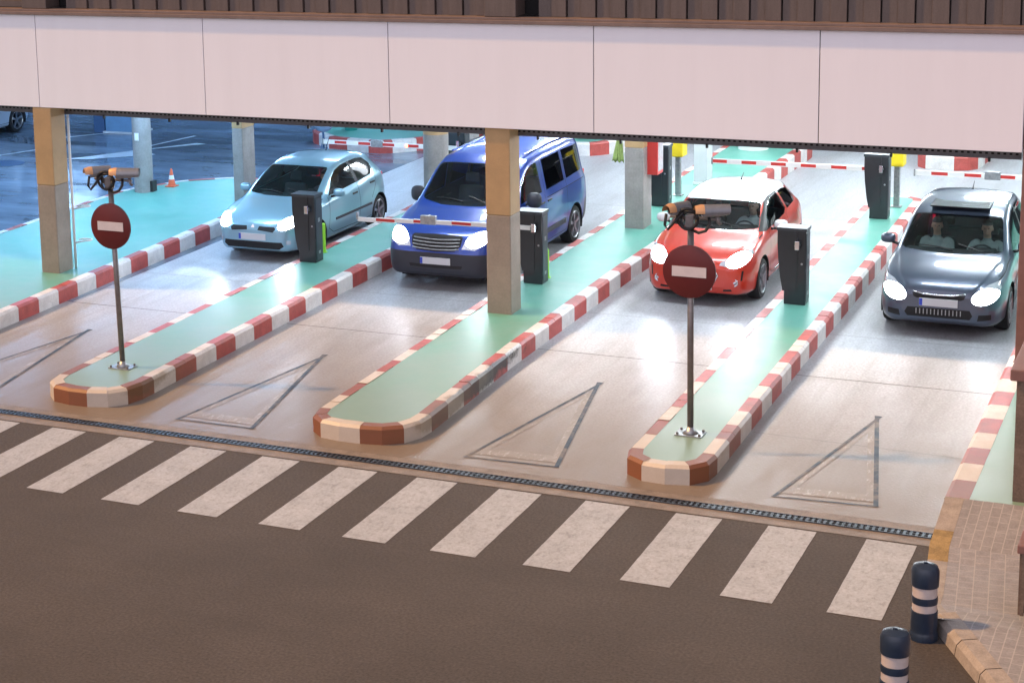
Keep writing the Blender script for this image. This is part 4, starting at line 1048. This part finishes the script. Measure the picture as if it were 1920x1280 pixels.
# ---- light blue five-door hatchback
def clio_extra(root):
    b = MB(); b.box(-.07,.07,-.012,.02,.545,.60,M['chrome'],bev=.004,rot=Matrix.Rotation(R(45),3,'Y'),piv=(0,0,.572))
    b = MB(); b.prism([(-.035,0),(0,-.055),(.035,0),(0,.055)], 0, .012, M['chrome']); e = b.build('emblem', root); e.rotation_euler = (R(72),0,0); e.location = (0,.032,.615)
    for s in (1,-1):
        b = MB(); b.box(s*.862-.008, s*.862+.012, 1.52, 3.02, .50, .545, M['bumper_grey'], bev=.006); b.build('side_moulding', root)
CLIO = dict(L=3.99, r=.30, wheels=(.84,3.41), spokes=5, disc=False, paint='p_clio', mirror=(1.50,.93), plate=(.455,-.004), lamp=(.60,.17,.675), lamp_r=.095, tail=(3.86,.83,.66), cowl_u=1.08, cowl_z=.955, seat_u=2.02, seat_z=.43, rear_u=2.95, aerial=2.9, aerial_h=.24,
  bot=[(0,.34),(.03,.25),(.10,.20),(.4,.185),(3.6,.20),(3.9,.26),(3.99,.42)],
  top=[(0,.575),(.03,.63),(.12,.71),(.35,.815),(.75,.91),(1.02,.965),(1.10,1.0),(1.5,1.235),(1.90,1.42),(2.25,1.48),(2.7,1.492),(3.2,1.455),(3.55,1.37),(3.72,1.26),(3.86,1.0),(3.95,.82),(3.99,.62)],
  belt=[(0,.56),(.04,.60),(.2,.70),(.5,.80),(1.0,.885),(1.5,.925),(2.5,.975),(3.3,1.04),(3.65,1.04),(3.85,.90),(3.95,.74),(3.99,.58)],
  rail=[(0,.567),(.04,.61),(.2,.735),(.5,.83),(1.0,.925),(1.12,.96),(1.4,1.125),(1.85,1.335),(2.2,1.405),(2.7,1.42),(3.2,1.38),(3.55,1.28),(3.75,1.10),(3.9,.85),(3.99,.59)],
  wmax=[(0,.46),(.02,.545),(.06,.62),(.14,.695),(.28,.765),(.55,.825),(.9,.855),(2.5,.862),(3.3,.845),(3.7,.79),(3.9,.70),(3.99,.58)],
  wbelt=[(0,.44),(.05,.60),(.15,.69),(.4,.745),(1.0,.785),(2,.80),(3.1,.785),(3.6,.735),(3.9,.62),(3.99,.50)],
  wrail=[(0,.36),(.08,.46),(.3,.58),(.8,.66),(1.12,.70),(1.5,.66),(1.9,.61),(2.5,.595),(3.2,.57),(3.6,.54),(3.99,.44)],
  screen=[(0,1.03),(.30,1.045),(.60,1.13),(.655,1.19),(.575,1.80),(.545,1.845),(.25,1.815),(0,1.805)],
  side=[('front_window',[(1.40,.945),(2.50,1.0),(2.44,1.375),(2.2,1.365),(1.95,1.315),(1.72,1.215)],'glass'),('pillar_trim',[(2.5,1.0),(2.61,1.005),(2.53,1.378),(2.44,1.375)],'bumper_grey'),
        ('rear_window',[(2.61,1.005),(3.16,1.045),(3.30,1.13),(3.30,1.22),(3.12,1.345),(2.85,1.378),(2.53,1.378)],'glass_dark')],
  front=[('headlight',[(.44,.615),(.60,.575),(.74,.60),(.79,.72),(.74,.80),(.62,.775),(.50,.70)],'lamp_clear',1),('grille_slot',[(.10,.572),(.40,.545),(.44,.60),(.40,.63),(.12,.635)],'gap',1),
         ('lower_grille',[(0,.245),(.50,.245),(.58,.30),(.55,.375),(0,.375)],'gap',0),('fog_lamp',[(.62,.33),(.68,.33),(.68,.40),(.62,.40)],'lamp_clear',1)],
  gaps=[[(1.26,.40),(1.30,.62),(1.36,.93)],[(2.52,.99),(2.55,.6),(2.50,.32)],[(1.26,.40),(1.45,.30),(2.5,.28),(3.05,.29)],[(3.30,1.03),(3.27,.85),(3.05,.62)],[(.34,.79),(.9,.90),(1.2,.93)]],
  doors=[('front_door',[(1.26,.40),(1.45,.30),(2.50,.285),(2.55,.6),(2.52,1.0),(1.37,.945)]),('rear_door',[(2.56,.6),(2.51,.285),(3.03,.30),(3.05,.62),(3.27,.85),(3.30,1.05),(2.53,1.0)])],
  handles=[('front_door',2.36,.83),('rear_door',3.12,.90)], extra=[clio_extra], beam=260)
make_car(CLIO, 'hatchback_car', 'light blue five-door hatchback stopped at the first cabinet with headlights on', 'car', (-2.05,10.92,0))

# ---- blue van
def van_extra(root):
    for z in (.695,.745,.795,.845):
        b = MB(); b.tube([(x, nose(VAN,x,z-.02*(1-(x/.4)**2),.004), z-.02*(1-(x/.4)**2)) for x in np.linspace(-.40,.40,9)], .011, M['steel'], n=8); b.build('grille_bar', root)
    for s in (1,-1):
        b = MB(); b.box(s*.945-.012, s*.945+.014, 1.35, 3.55, .47, .56, M['bumper_grey'], bev=.008); b.build('side_moulding', root)
        b = MB(); b.box(s*.64-.02, s*.64+.02, 2.3, 4.6, 1.855, 1.878, M['p_van'], bev=.008); b.build('roof_rail', root)
VAN = dict(L=4.95, r=.335, wheels=(.92,4.08), spokes=5, disc=False, paint='p_van', mirror=(1.72,1.14), mirror_mat='bumper_grey', mirror_k=1.18, plate=(.49,-.006), lamp=(.66,.24,.83), lamp_r=.11, tail=(4.88,1.06,.80), cowl_u=1.12, cowl_z=1.16, seat_u=2.12, seat_z=.74, rear_u=3.3, front_lim=1.0,
  bot=[(0,.36),(.03,.27),(.1,.23),(.5,.215),(4.4,.25),(4.8,.33),(4.95,.45)],
  top=[(0,.66),(.03,.74),(.10,.88),(.16,.93),(.4,1.03),(.8,1.12),(1.05,1.175),(1.14,1.22),(1.6,1.52),(2.02,1.765),(2.35,1.855),(3.0,1.89),(4.2,1.885),(4.65,1.86),(4.80,1.78),(4.90,1.45),(4.95,.95)],
  belt=[(0,.62),(.05,.70),(.12,.80),(.3,.93),(.7,1.05),(1.1,1.13),(1.6,1.155),(2.6,1.17),(4.5,1.19),(4.8,1.15),(4.95,.85)],
  rail=[(0,.64),(.05,.72),(.12,.84),(.3,.97),(.7,1.08),(1.1,1.16),(1.45,1.37),(2.0,1.685),(2.3,1.765),(3.0,1.80),(4.3,1.795),(4.7,1.74),(4.85,1.5),(4.95,.90)],
  wmax=[(0,.60),(.02,.70),(.06,.78),(.14,.85),(.3,.905),(.6,.94),(1.0,.95),(4.4,.945),(4.75,.91),(4.95,.80)],
  wbelt=[(0,.52),(.05,.70),(.15,.78),(.4,.83),(.9,.87),(1.5,.895),(3,.905),(4.4,.89),(4.8,.84),(4.95,.74)],
  wrail=[(0,.42),(.1,.56),(.3,.66),(.8,.74),(1.12,.785),(1.6,.775),(2.05,.755),(3,.76),(4.4,.745),(4.8,.70),(4.95,.62)],
  screen=[(0,1.06),(.35,1.08),(.68,1.20),(.735,1.27),(.715,1.93),(.68,1.99),(.3,1.965),(0,1.955)],
  side=[('front_window',[(1.52,1.17),(2.50,1.20),(2.47,1.70),(2.28,1.70),(2.08,1.655),(1.72,1.47)],'glass'),
        ('middle_window',[(2.72,1.20),(3.60,1.215),(3.58,1.715),(2.70,1.71)],'glass_dark'),('rear_window',[(3.72,1.22),(4.55,1.24),(4.62,1.35),(4.58,1.69),(3.70,1.715)],'glass_dark')],
  front=[('headlight',[(.44,.70),(.66,.69),(.80,.78),(.85,.90),(.82,.985),(.66,.95),(.50,.86)],'lamp_clear',1),('grille',[(0,.64),(.33,.66),(.42,.74),(.44,.87),(.40,.895),(0,.905)],'gap',0),('bumper_slot',[(0,.37),(.44,.38),(.46,.43),(0,.425)],'gap',0)],
  paint_front=[([(-.01,.20),(1.0,.20),(1.0,.62),(.62,.62),(.40,.605),(-.01,.600)],2)], paint_side=[([(-.05,.2),(.9,.2),(.9,.60),(.3,.62),(-.05,.62)],2),([(4.42,.2),(5,.2),(5,.72),(4.6,.70)],2)],
  gaps=[[(1.40,.35),(1.36,.7),(1.46,1.13)],[(2.58,1.15),(2.60,.7),(2.54,.34)],[(2.62,1.72),(2.62,1.16)],[(3.66,1.72),(3.66,.5),(3.62,.34)],[(1.40,.34),(3.62,.34)],[(2.66,1.08),(4.6,1.10)]],
  doors=[('front_door',[(1.40,.345),(2.54,.345),(2.60,.7),(2.58,1.17),(1.47,1.15),(1.36,.7)]),('sliding_door',[(2.56,.345),(3.60,.345),(3.655,.6),(3.655,1.20),(2.60,1.185),(2.615,.7)])],
  handles=[('front_door',2.42,1.02),('sliding_door',2.76,1.02)], extra=[van_extra], beam=260)
make_car(VAN, 'van', 'dark blue passenger van held behind the lowered barrier arm with headlights on', 'van', (1.73,10.10,0))

# ---- red hatchback with a white roof
def ds_extra(root):
    b = MB(); pts = [(x, nose(DS,x,z), z) for x, z in ((-.20,.575),(-.30,.57),(-.345,.50),(-.29,.40),(-.225,.285),(0,.275),(.225,.285),(.29,.40),(.345,.50),(.30,.57),(.20,.575))]
    b.tube(pts, .013, M['chrome'], n=8); b.build('grille_surround', root)
    b = MB(); b.tube([(x, nose(DS,x,z), z) for x, z in ((-.20,.60),(0,.568),(.20,.60))], .010, M['chrome'], n=8); b.tube([(x, nose(DS,x,z), z) for x, z in ((-.17,.635),(0,.602),(.17,.635))], .010, M['chrome'], n=8); b.build('chevron_emblem', root)
    for s in (1,-1):
        b = MB(); b.lathe([(.062,.03),(.062,-.006),(.045,-.004),(.04,.0),(.004,.004)], (s*.585,nose(DS,.585,.40,-.01),.40), M['chrome'], n=22, axis='y'); f_ = b.build('fog_lamp', root)
        b = MB(); b.lathe([(.036,-.004),(.004,-.012)], (s*.585,nose(DS,.585,.40,-.01),.40), M['lamp_clear'], n=18, axis='y'); b.build('fog_lens', f_)
        b = MB(); b.box(s*.847-.008, s*.847+.014, 1.5, 2.55, .315, .335, M['chrome'], bev=.004); b.build('side_trim', root)
DS = dict(L=3.95, r=.315, wheels=(.80,3.26), spokes=6, disc=False, paint='p_red', roof='p_white', roof_u=(1.66,3.66), roof_z=1.335, mirror=(1.50,.96), mirror_mat='p_white', plate=(.335,-.014), lamp=(.60,.21,.715), lamp_r=.098, tail=(3.82,.83,.68), cowl_u=1.02, cowl_z=.985, seat_u=2.0, seat_z=.45, rear_u=2.9, aerial=2.75, aerial_h=.09,
  bot=[(0,.32),(.03,.235),(.1,.19),(.4,.17),(3.6,.20),(3.85,.26),(3.95,.42)],
  top=[(0,.62),(.03,.69),(.10,.76),(.25,.835),(.6,.925),(.95,.985),(1.05,1.02),(1.4,1.215),(1.72,1.385),(2.0,1.45),(2.4,1.475),(3.0,1.455),(3.45,1.385),(3.65,1.29),(3.82,1.03),(3.92,.82),(3.95,.62)],
  belt=[(0,.60),(.04,.65),(.15,.725),(.4,.825),(.9,.915),(1.5,.955),(2.4,.99),(3.2,1.04),(3.6,1.03),(3.82,.90),(3.95,.58)],
  rail=[(0,.61),(.04,.665),(.15,.75),(.4,.85),(.9,.95),(1.05,.985),(1.35,1.14),(1.70,1.315),(2.0,1.375),(2.5,1.40),(3.0,1.375),(3.4,1.295),(3.65,1.14),(3.82,.95),(3.95,.60)],
  wmax=[(0,.50),(.02,.60),(.06,.68),(.14,.745),(.28,.805),(.55,.85),(.85,.858),(2.4,.855),(3.2,.855),(3.6,.82),(3.85,.72),(3.95,.60)],
  wbelt=[(0,.44),(.05,.61),(.15,.70),(.4,.755),(.9,.79),(2,.80),(3.1,.79),(3.6,.74),(3.85,.63),(3.95,.50)],
  wrail=[(0,.36),(.08,.47),(.3,.59),(.8,.67),(1.05,.715),(1.4,.675),(1.75,.63),(2.4,.615),(3.1,.59),(3.6,.54),(3.95,.44)],
  screen=[(0,.985),(.30,1.0),(.62,1.08),(.685,1.14),(.60,1.62),(.57,1.66),(.25,1.63),(0,1.62)],
  side=[('front_window',[(1.34,.975),(2.42,1.02),(2.56,1.08),(2.42,1.355),(2.0,1.345),(1.78,1.30),(1.5,1.15)],'glass'),
        ('rear_window',[(2.66,1.06),(3.22,1.09),(3.36,1.19),(3.15,1.31),(2.80,1.355),(2.52,1.362)],'glass_dark'),
        ('pillar_trim',[(1.05,.99),(1.22,.97),(1.34,.975),(1.5,1.15),(1.78,1.30),(2.0,1.345),(2.42,1.355),(2.42,1.385),(1.95,1.378),(1.70,1.33),(1.35,1.155),(1.1,1.02)],'blackp')],
  front=[('headlight',[(.36,.655),(.58,.615),(.74,.69),(.785,.80),(.755,.855),(.60,.795),(.46,.725),(.38,.70)],'lamp_clear',1),('upper_grille',[(0,.585),(.20,.615),(.18,.655),(0,.625)],'gap',0),
         ('grille',[(0,.285),(.22,.295),(.335,.50),(.30,.56),(.20,.565),(0,.545)],'gap',0),('led_slit',[(.675,.43),(.70,.43),(.715,.58),(.69,.58)],'gap',1),('bumper_slot',[(.42,.255),(.56,.265),(.54,.30),(.43,.29)],'gap',1)],
  paint_front=[([(-.01,.15),(1,.15),(1,.215),(-.01,.215)],4)], paint_side=[([(.3,.15),(3.6,.15),(3.6,.235),(.3,.225)],4)],
  gaps=[[(1.24,.36),(1.22,.6),(1.34,.95)],[(2.50,1.02),(2.52,.6),(2.45,.30)],[(1.24,.35),(1.4,.29),(2.45,.28)],[(.24,.80),(.7,.90),(1.05,.955)]],
  doors=[('front_door',[(1.24,.36),(1.4,.295),(2.44,.285),(2.51,.6),(2.49,1.03),(1.34,.975),(1.22,.6)])],
  handles=[('front_door',2.30,.86)], handle_mat='chrome', extra=[ds_extra], beam=300)
make_car(DS, 'hatchback_car', 'red three-door hatchback with white roof and headlights on behind the right sign', 'car', (5.83,10.55,0))

# ---- dark grey car
def dk_extra(root):
    b = MB(); b.tube([(-.36,.03,.66),(-.2,.008,.63),(0,.0,.625),(.2,.008,.63),(.36,.03,.66)], .012, M['chrome'], n=8); b.build('bonnet_trim', root)
    for i in range(13):
        x = -.30+.05*i; b = MB(); b.box(x-.006,x+.006,-.012+.10*x*x,.01+.10*x*x,.345,.42,M['steel']); b.build('grille_bar', root)
    b = MB(); b.box(-.42,.42,1.78,2.5,1.532,1.548,M['lens'],bev=.006); b.build('sunroof', root)
DK = dict(L=4.25, r=.32, wheels=(.86,3.47), spokes=5, disc=False, paint='p_dark', mirror=(1.52,1.00), plate=(.52,-.006), lamp=(.60,.19,.62), lamp_r=.105, tail=(4.10,.86,.69), cowl_u=1.06, cowl_z=1.0, seat_u=2.05, seat_z=.45, rear_u=3.0, aerial=3.2, aerial_h=.10,
  bot=[(0,.34),(.03,.25),(.1,.20),(.4,.18),(3.9,.21),(4.15,.28),(4.25,.44)],
  top=[(0,.62),(.03,.69),(.10,.76),(.3,.86),(.7,.955),(1.0,1.005),(1.08,1.035),(1.5,1.29),(1.85,1.47),(2.15,1.545),(2.6,1.575),(3.2,1.555),(3.7,1.48),(3.95,1.35),(4.10,1.05),(4.2,.85),(4.25,.64)],
  belt=[(0,.60),(.04,.65),(.15,.73),(.4,.83),(.9,.925),(1.5,.975),(2.5,1.01),(3.4,1.06),(3.9,1.05),(4.1,.92),(4.25,.60)],
  rail=[(0,.61),(.04,.665),(.15,.755),(.4,.86),(.9,.96),(1.08,1.0),(1.45,1.21),(1.82,1.40),(2.15,1.475),(2.7,1.50),(3.3,1.475),(3.7,1.39),(3.95,1.20),(4.1,1.0),(4.25,.62)],
  wmax=[(0,.52),(.02,.61),(.06,.69),(.14,.76),(.28,.82),(.55,.865),(.9,.88),(2.6,.88),(3.5,.87),(3.9,.82),(4.15,.73),(4.25,.60)],
  wbelt=[(0,.46),(.05,.62),(.15,.71),(.4,.77),(.9,.81),(2,.825),(3.3,.81),(3.9,.75),(4.15,.63),(4.25,.50)],
  wrail=[(0,.38),(.08,.48),(.3,.60),(.8,.69),(1.08,.735),(1.45,.70),(1.85,.655),(2.6,.635),(3.3,.61),(3.9,.56),(4.25,.44)],
  screen=[(0,1.01),(.30,1.03),(.64,1.11),(.705,1.18),(.625,1.75),(.59,1.80),(.25,1.77),(0,1.76)],
  side=[('front_window',[(1.42,.995),(2.52,1.035),(2.48,1.455),(2.2,1.435),(1.92,1.375),(1.66,1.255)],'glass'),('pillar_trim',[(2.52,1.035),(2.62,1.04),(2.57,1.458),(2.48,1.455)],'blackp'),
        ('rear_window',[(2.62,1.04),(3.35,1.075),(3.52,1.18),(3.48,1.33),(3.25,1.43),(2.9,1.458),(2.57,1.458)],'glass_dark')],
  front=[('headlight',[(.42,.60),(.60,.53),(.76,.58),(.80,.74),(.76,.82),(.64,.78),(.50,.69)],'lamp_clear',1),('grille',[(0,.615),(.36,.645),(.34,.59),(.30,.57),(0,.565)],'gap',0),('lower_grille',[(0,.30),(.42,.30),(.46,.36),(.42,.435),(0,.435)],'gap',0),('bumper_duct',[(.52,.29),(.70,.31),(.70,.39),(.54,.38)],'gap',1)],
  gaps=[[(1.28,.40),(1.30,.62),(1.38,.97)],[(2.56,1.02),(2.58,.6),(2.52,.32)],[(1.28,.40),(1.45,.30),(3.2,.30)],[(3.50,1.06),(3.45,.85),(3.15,.62)],[(.3,.81),(.9,.93),(1.15,.965)]],
  doors=[('front_door',[(1.28,.40),(1.45,.305),(2.52,.305),(2.58,.6),(2.55,1.035),(1.39,.995)]),('rear_door',[(2.59,.6),(2.53,.305),(3.10,.31),(3.15,.62),(3.44,.85),(3.49,1.08),(2.56,1.035)])],
  handles=[('front_door',2.40,.87),('rear_door',3.22,.92)], extra=[dk_extra], beam=2400)
make_car(DK, 'family_car', 'dark grey car with two people driving out of the rightmost lane, headlights on', 'car', (9.48,9.92,0))
PALE = dict(DK); PALE['paint'] = 'p_pale'; PALE['extra'] = []; PALE['beam'] = 0.001
pc = make_car(PALE, 'parked_car', 'pale silver car cut off by the left edge behind the first column', 'car', (-15.75,18.4,0), group='cars left of the columns')
for ch in list(pc.children):
    if ch.type == 'LIGHT' : bpy.data.objects.remove(ch)
    elif ch.name.startswith('headlight'):
        for g_ in ch.children: g_.data.materials[0] = M['lamp_clear']

# ------------------------------------------------------------------ people in the cars
def capsule(bm, p, q, r0, r1, n=12, sx=1.0):
    p, q = Vector(p), Vector(q); d = (q-p); L = d.length; d.normalize()
    up = Vector((0,0,1)) if abs(d.z) < .9 else Vector((0,1,0)); a = d.cross(up).normalized(); b_ = d.cross(a)
    rings = []
    for t in np.linspace(-math.pi/2, 0, 4)[1:]: rings.append((p+d*r0*math.sin(t), r0*math.cos(t)))
    for t in np.linspace(0, math.pi/2, 4)[:-1]: rings.append((q+d*r1*math.sin(t), r1*math.cos(t)))
    vs = [[bm.verts.new(c+(a*math.cos(2*math.pi*j/n)+b_*math.sin(2*math.pi*j/n))*rr) for j in range(n)] for c, rr in rings]
    for k in range(len(vs)-1):
        for j in range(n): bm.faces.new((vs[k][j], vs[k][(j+1)%n], vs[k+1][(j+1)%n], vs[k+1][j]))
    e0, e1 = bm.verts.new(p-d*r0), bm.verts.new(q+d*r1)
    for j in range(n): bm.faces.new((e0, vs[0][(j+1)%n], vs[0][j])); bm.faces.new((e1, vs[-1][j], vs[-1][(j+1)%n]))
def ellipsoid(bm, c, r):
    g = bmesh.ops.create_uvsphere(bm, u_segments=20, v_segments=14, radius=1)
    for v in g['verts']: v.co = Vector((c[0]+v.co.x*r[0], c[1]+v.co.y*r[1], c[2]+v.co.z*r[2]))
def person(label, loc, shirt, hands, long_hair=False, turn=0.0, k=1.0):
    root = thing('person', label, 'person', loc, 'people seated in the cars')
    bm = bmesh.new(); skinz = []
    for s in (1,-1):
        capsule(bm, (.075*s,.03,.08), (.095*s,.11,.36), .125, .115); capsule(bm, (.095*s,.11,.36), (.15*s,.125,.455), .10, .070)
        capsule(bm, (.09*s,.02,.07), (.14*s,-.40,.13), .090, .066); capsule(bm, (.14*s,-.40,.13), (.13*s,-.60,-.20), .062, .042); capsule(bm, (.13*s,-.60,-.24), (.13*s,-.78,-.26), .045, .035)
    capsule(bm, (0,.06,.1), (0,.12,.42), .13, .12); capsule(bm, (0,.13,.46), (0,.105,.60), .062, .055)
    hc = Vector((0,.085,.70))
    Rz = Matrix.Rotation(turn, 3, 'Z')
    hb = bmesh.new()
    ellipsoid(hb, hc+Vector((0,.012,.02)), (.076,.094,.102)); ellipsoid(hb, hc+Vector((0,-.018,-.045)), (.057,.068,.075))
    ellipsoid(hb, hc+Vector((0,-.097,-.018)), (.014,.022,.022)); ellipsoid(hb, hc+Vector((0,-.078,-.070)), (.028,.014,.011))
    for s in (1,-1): ellipsoid(hb, hc+Vector((.078*s,.015,-.01)), (.010,.020,.030)); ellipsoid(hb, hc+Vector((.034*s,-.070,.028)), (.028,.014,.009))
    for v in hb.verts: v.co = hc + Rz @ (v.co-hc)
    tm = bpy.data.meshes.new('tmp'); hb.to_mesh(tm); hb.free(); bm.from_mesh(tm); bpy.data.meshes.remove(tm)
    for s, h in ((1, Vector(hands[0])), (-1, Vector(hands[1]))):
        sh = Vector((.185*s,.12,.445)); mid = (sh+h)*.5; el = mid+Vector((.09*s,.06,-.10))
        fw = (h-el).normalized(); w_ = h-fw*.02
        capsule(bm, sh, el, .062, .046); capsule(bm, el, w_, .044, .028)
        pc_ = w_+fw*.055; capsule(bm, w_, pc_, .030, .036); skinz.append((w_+fw*.01, .115, w_))
        side = fw.cross(Vector((0,0,1))).normalized(); up_ = side.cross(fw)
        for i_, (o_, ln_) in enumerate(((-.030,.055),(-.010,.068),(.011,.064),(.031,.048))):
            k0 = pc_+side*o_+fw*.02; k1 = k0+fw*ln_*.55-up_*.012; k2 = k1+fw*ln_*.25-up_*ln_*.45; capsule(bm, k0, k1, .011, .010, 8); capsule(bm, k1, k2, .010, .009, 8)
        t0 = w_+side*(-.028*s)+fw*.025; t1 = t0+side*(-.03*s)+fw*.03-up_*.01; capsule(bm, t0, t1, .012, .011, 8); capsule(bm, t1, t1+fw*.026-up_*.008, .011, .009, 8)
    me = bpy.data.meshes.new('body_raw'); bm.to_mesh(me); bm.free()
    tmp = bpy.data.objects.new('body_raw', me); C.objects.link(tmp)
    md = tmp.modifiers.new('r','REMESH'); md.mode = 'VOXEL'; md.voxel_size = .0085; md.use_smooth_shade = True
    dg = bpy.context.evaluated_depsgraph_get(); me2 = bpy.data.meshes.new_from_object(tmp.evaluated_get(dg)); me2.name = 'body'
    bpy.data.objects.remove(tmp)
    b2 = bmesh.new(); b2.from_mesh(me2)
    seen = set(); best = []
    for v0 in b2.verts:
        if v0 in seen: continue
        st = [v0]; seen.add(v0); comp = []
        while st:
            v = st.pop(); comp.append(v)
            for e in v.link_edges:
                q = e.other_vert(v)
                if q not in seen: seen.add(q); st.append(q)
        if len(comp) > len(best): best = comp
    keep = set(best); bmesh.ops.delete(b2, geom=[v for v in b2.verts if v not in keep], context='VERTS')
    for _ in range(2): bmesh.ops.smooth_vert(b2, verts=b2.verts, factor=.5, use_axis_x=True, use_axis_y=True, use_axis_z=True)
    eyes = [hc + Rz @ Vector((.033*s,-.088,.008)) for s in (1,-1)]
    for f in b2.faces:
        c = f.calc_center_median(); f.smooth = True; f.material_index = 0
        if c.z > .555: f.material_index = 1
        elif c.y < -.06 and c.z < .235: f.material_index = 3
        for (p, r_, w_) in skinz:
            if (c-p).length < r_ and (c-p).dot(p-Vector((0,.12,.45))) > -.004: f.material_index = 1
        if any((c-e).length < .017 for e in eyes): f.material_index = 2
    me2.materials.clear()
    for m in (shirt, M['skin'], M['eye'], M['shirt_dark']): me2.materials.append(m)
    b2.to_mesh(me2); b2.free()
    o = bpy.data.objects.new('body', me2); C.objects.link(o); o.parent = root
    hb = bmesh.new(); g = bmesh.ops.create_uvsphere(hb, u_segments=28, v_segments=20, radius=1)
    for v in list(hb.verts):
        q = v.co; back = q.y > .1
        if (q.z < .28 and not back) or (q.z < (-1.2 if long_hair else -.45)): hb.verts.remove(v)
    for v in hb.verts:
        q = v.co.copy(); st = 1+.03*math.sin(q.x*23)*math.sin(q.y*19+q.z*11)
        z_ = q.z*.108*st + (-.10*max(0,-q.z)*(1.2 if long_hair else 0))
        v.co = hc+Rz @ (Vector((q.x*.083*st, q.y*.101*st+.012, z_+.026)))
    hm = bpy.data.meshes.new('hair'); hb.to_mesh(hm); hb.free(); hm.materials.append(M['hair'])
    for p in hm.polygons: p.use_smooth = True
    ho = bpy.data.objects.new('hair', hm); C.objects.link(ho); ho.parent = root
    sd = ho.modifiers.new('t','SOLIDIFY'); sd.thickness = .008
    return root
wheelh = ((.17,-.40,.36),(-.17,-.40,.36))
def seat_of(S, cx, y0, x): return (cx+x, y0+S['seat_u']+.02, S['seat_z']+.02)
person('driver in dark clothes with an arm at the open window of the light blue car', seat_of(CLIO,-2.05,10.92,.36), M['shirt_dark'], ((.40,-.34,.36),(-.12,-.42,.38)), turn=R(18))
person('driver in a white shirt at the wheel of the blue van', seat_of(VAN,1.73,10.10,.36), M['shirt_white'], wheelh)
person('long-haired driver in a white top at the wheel of the red car', seat_of(DS,5.83,10.55,.36), M['shirt_white'], wheelh, long_hair=True, turn=R(-12))
person('driver in a pale green shirt on the right side of the dark grey car', seat_of(DK,9.48,9.92,.36), M['shirt_green'], wheelh)
person('front passenger in a pale shirt beside the dark grey car driver', seat_of(DK,9.48,9.92,-.36), M['shirt_green'], ((.12,-.32,.16),(-.12,-.32,.16)), turn=R(8))
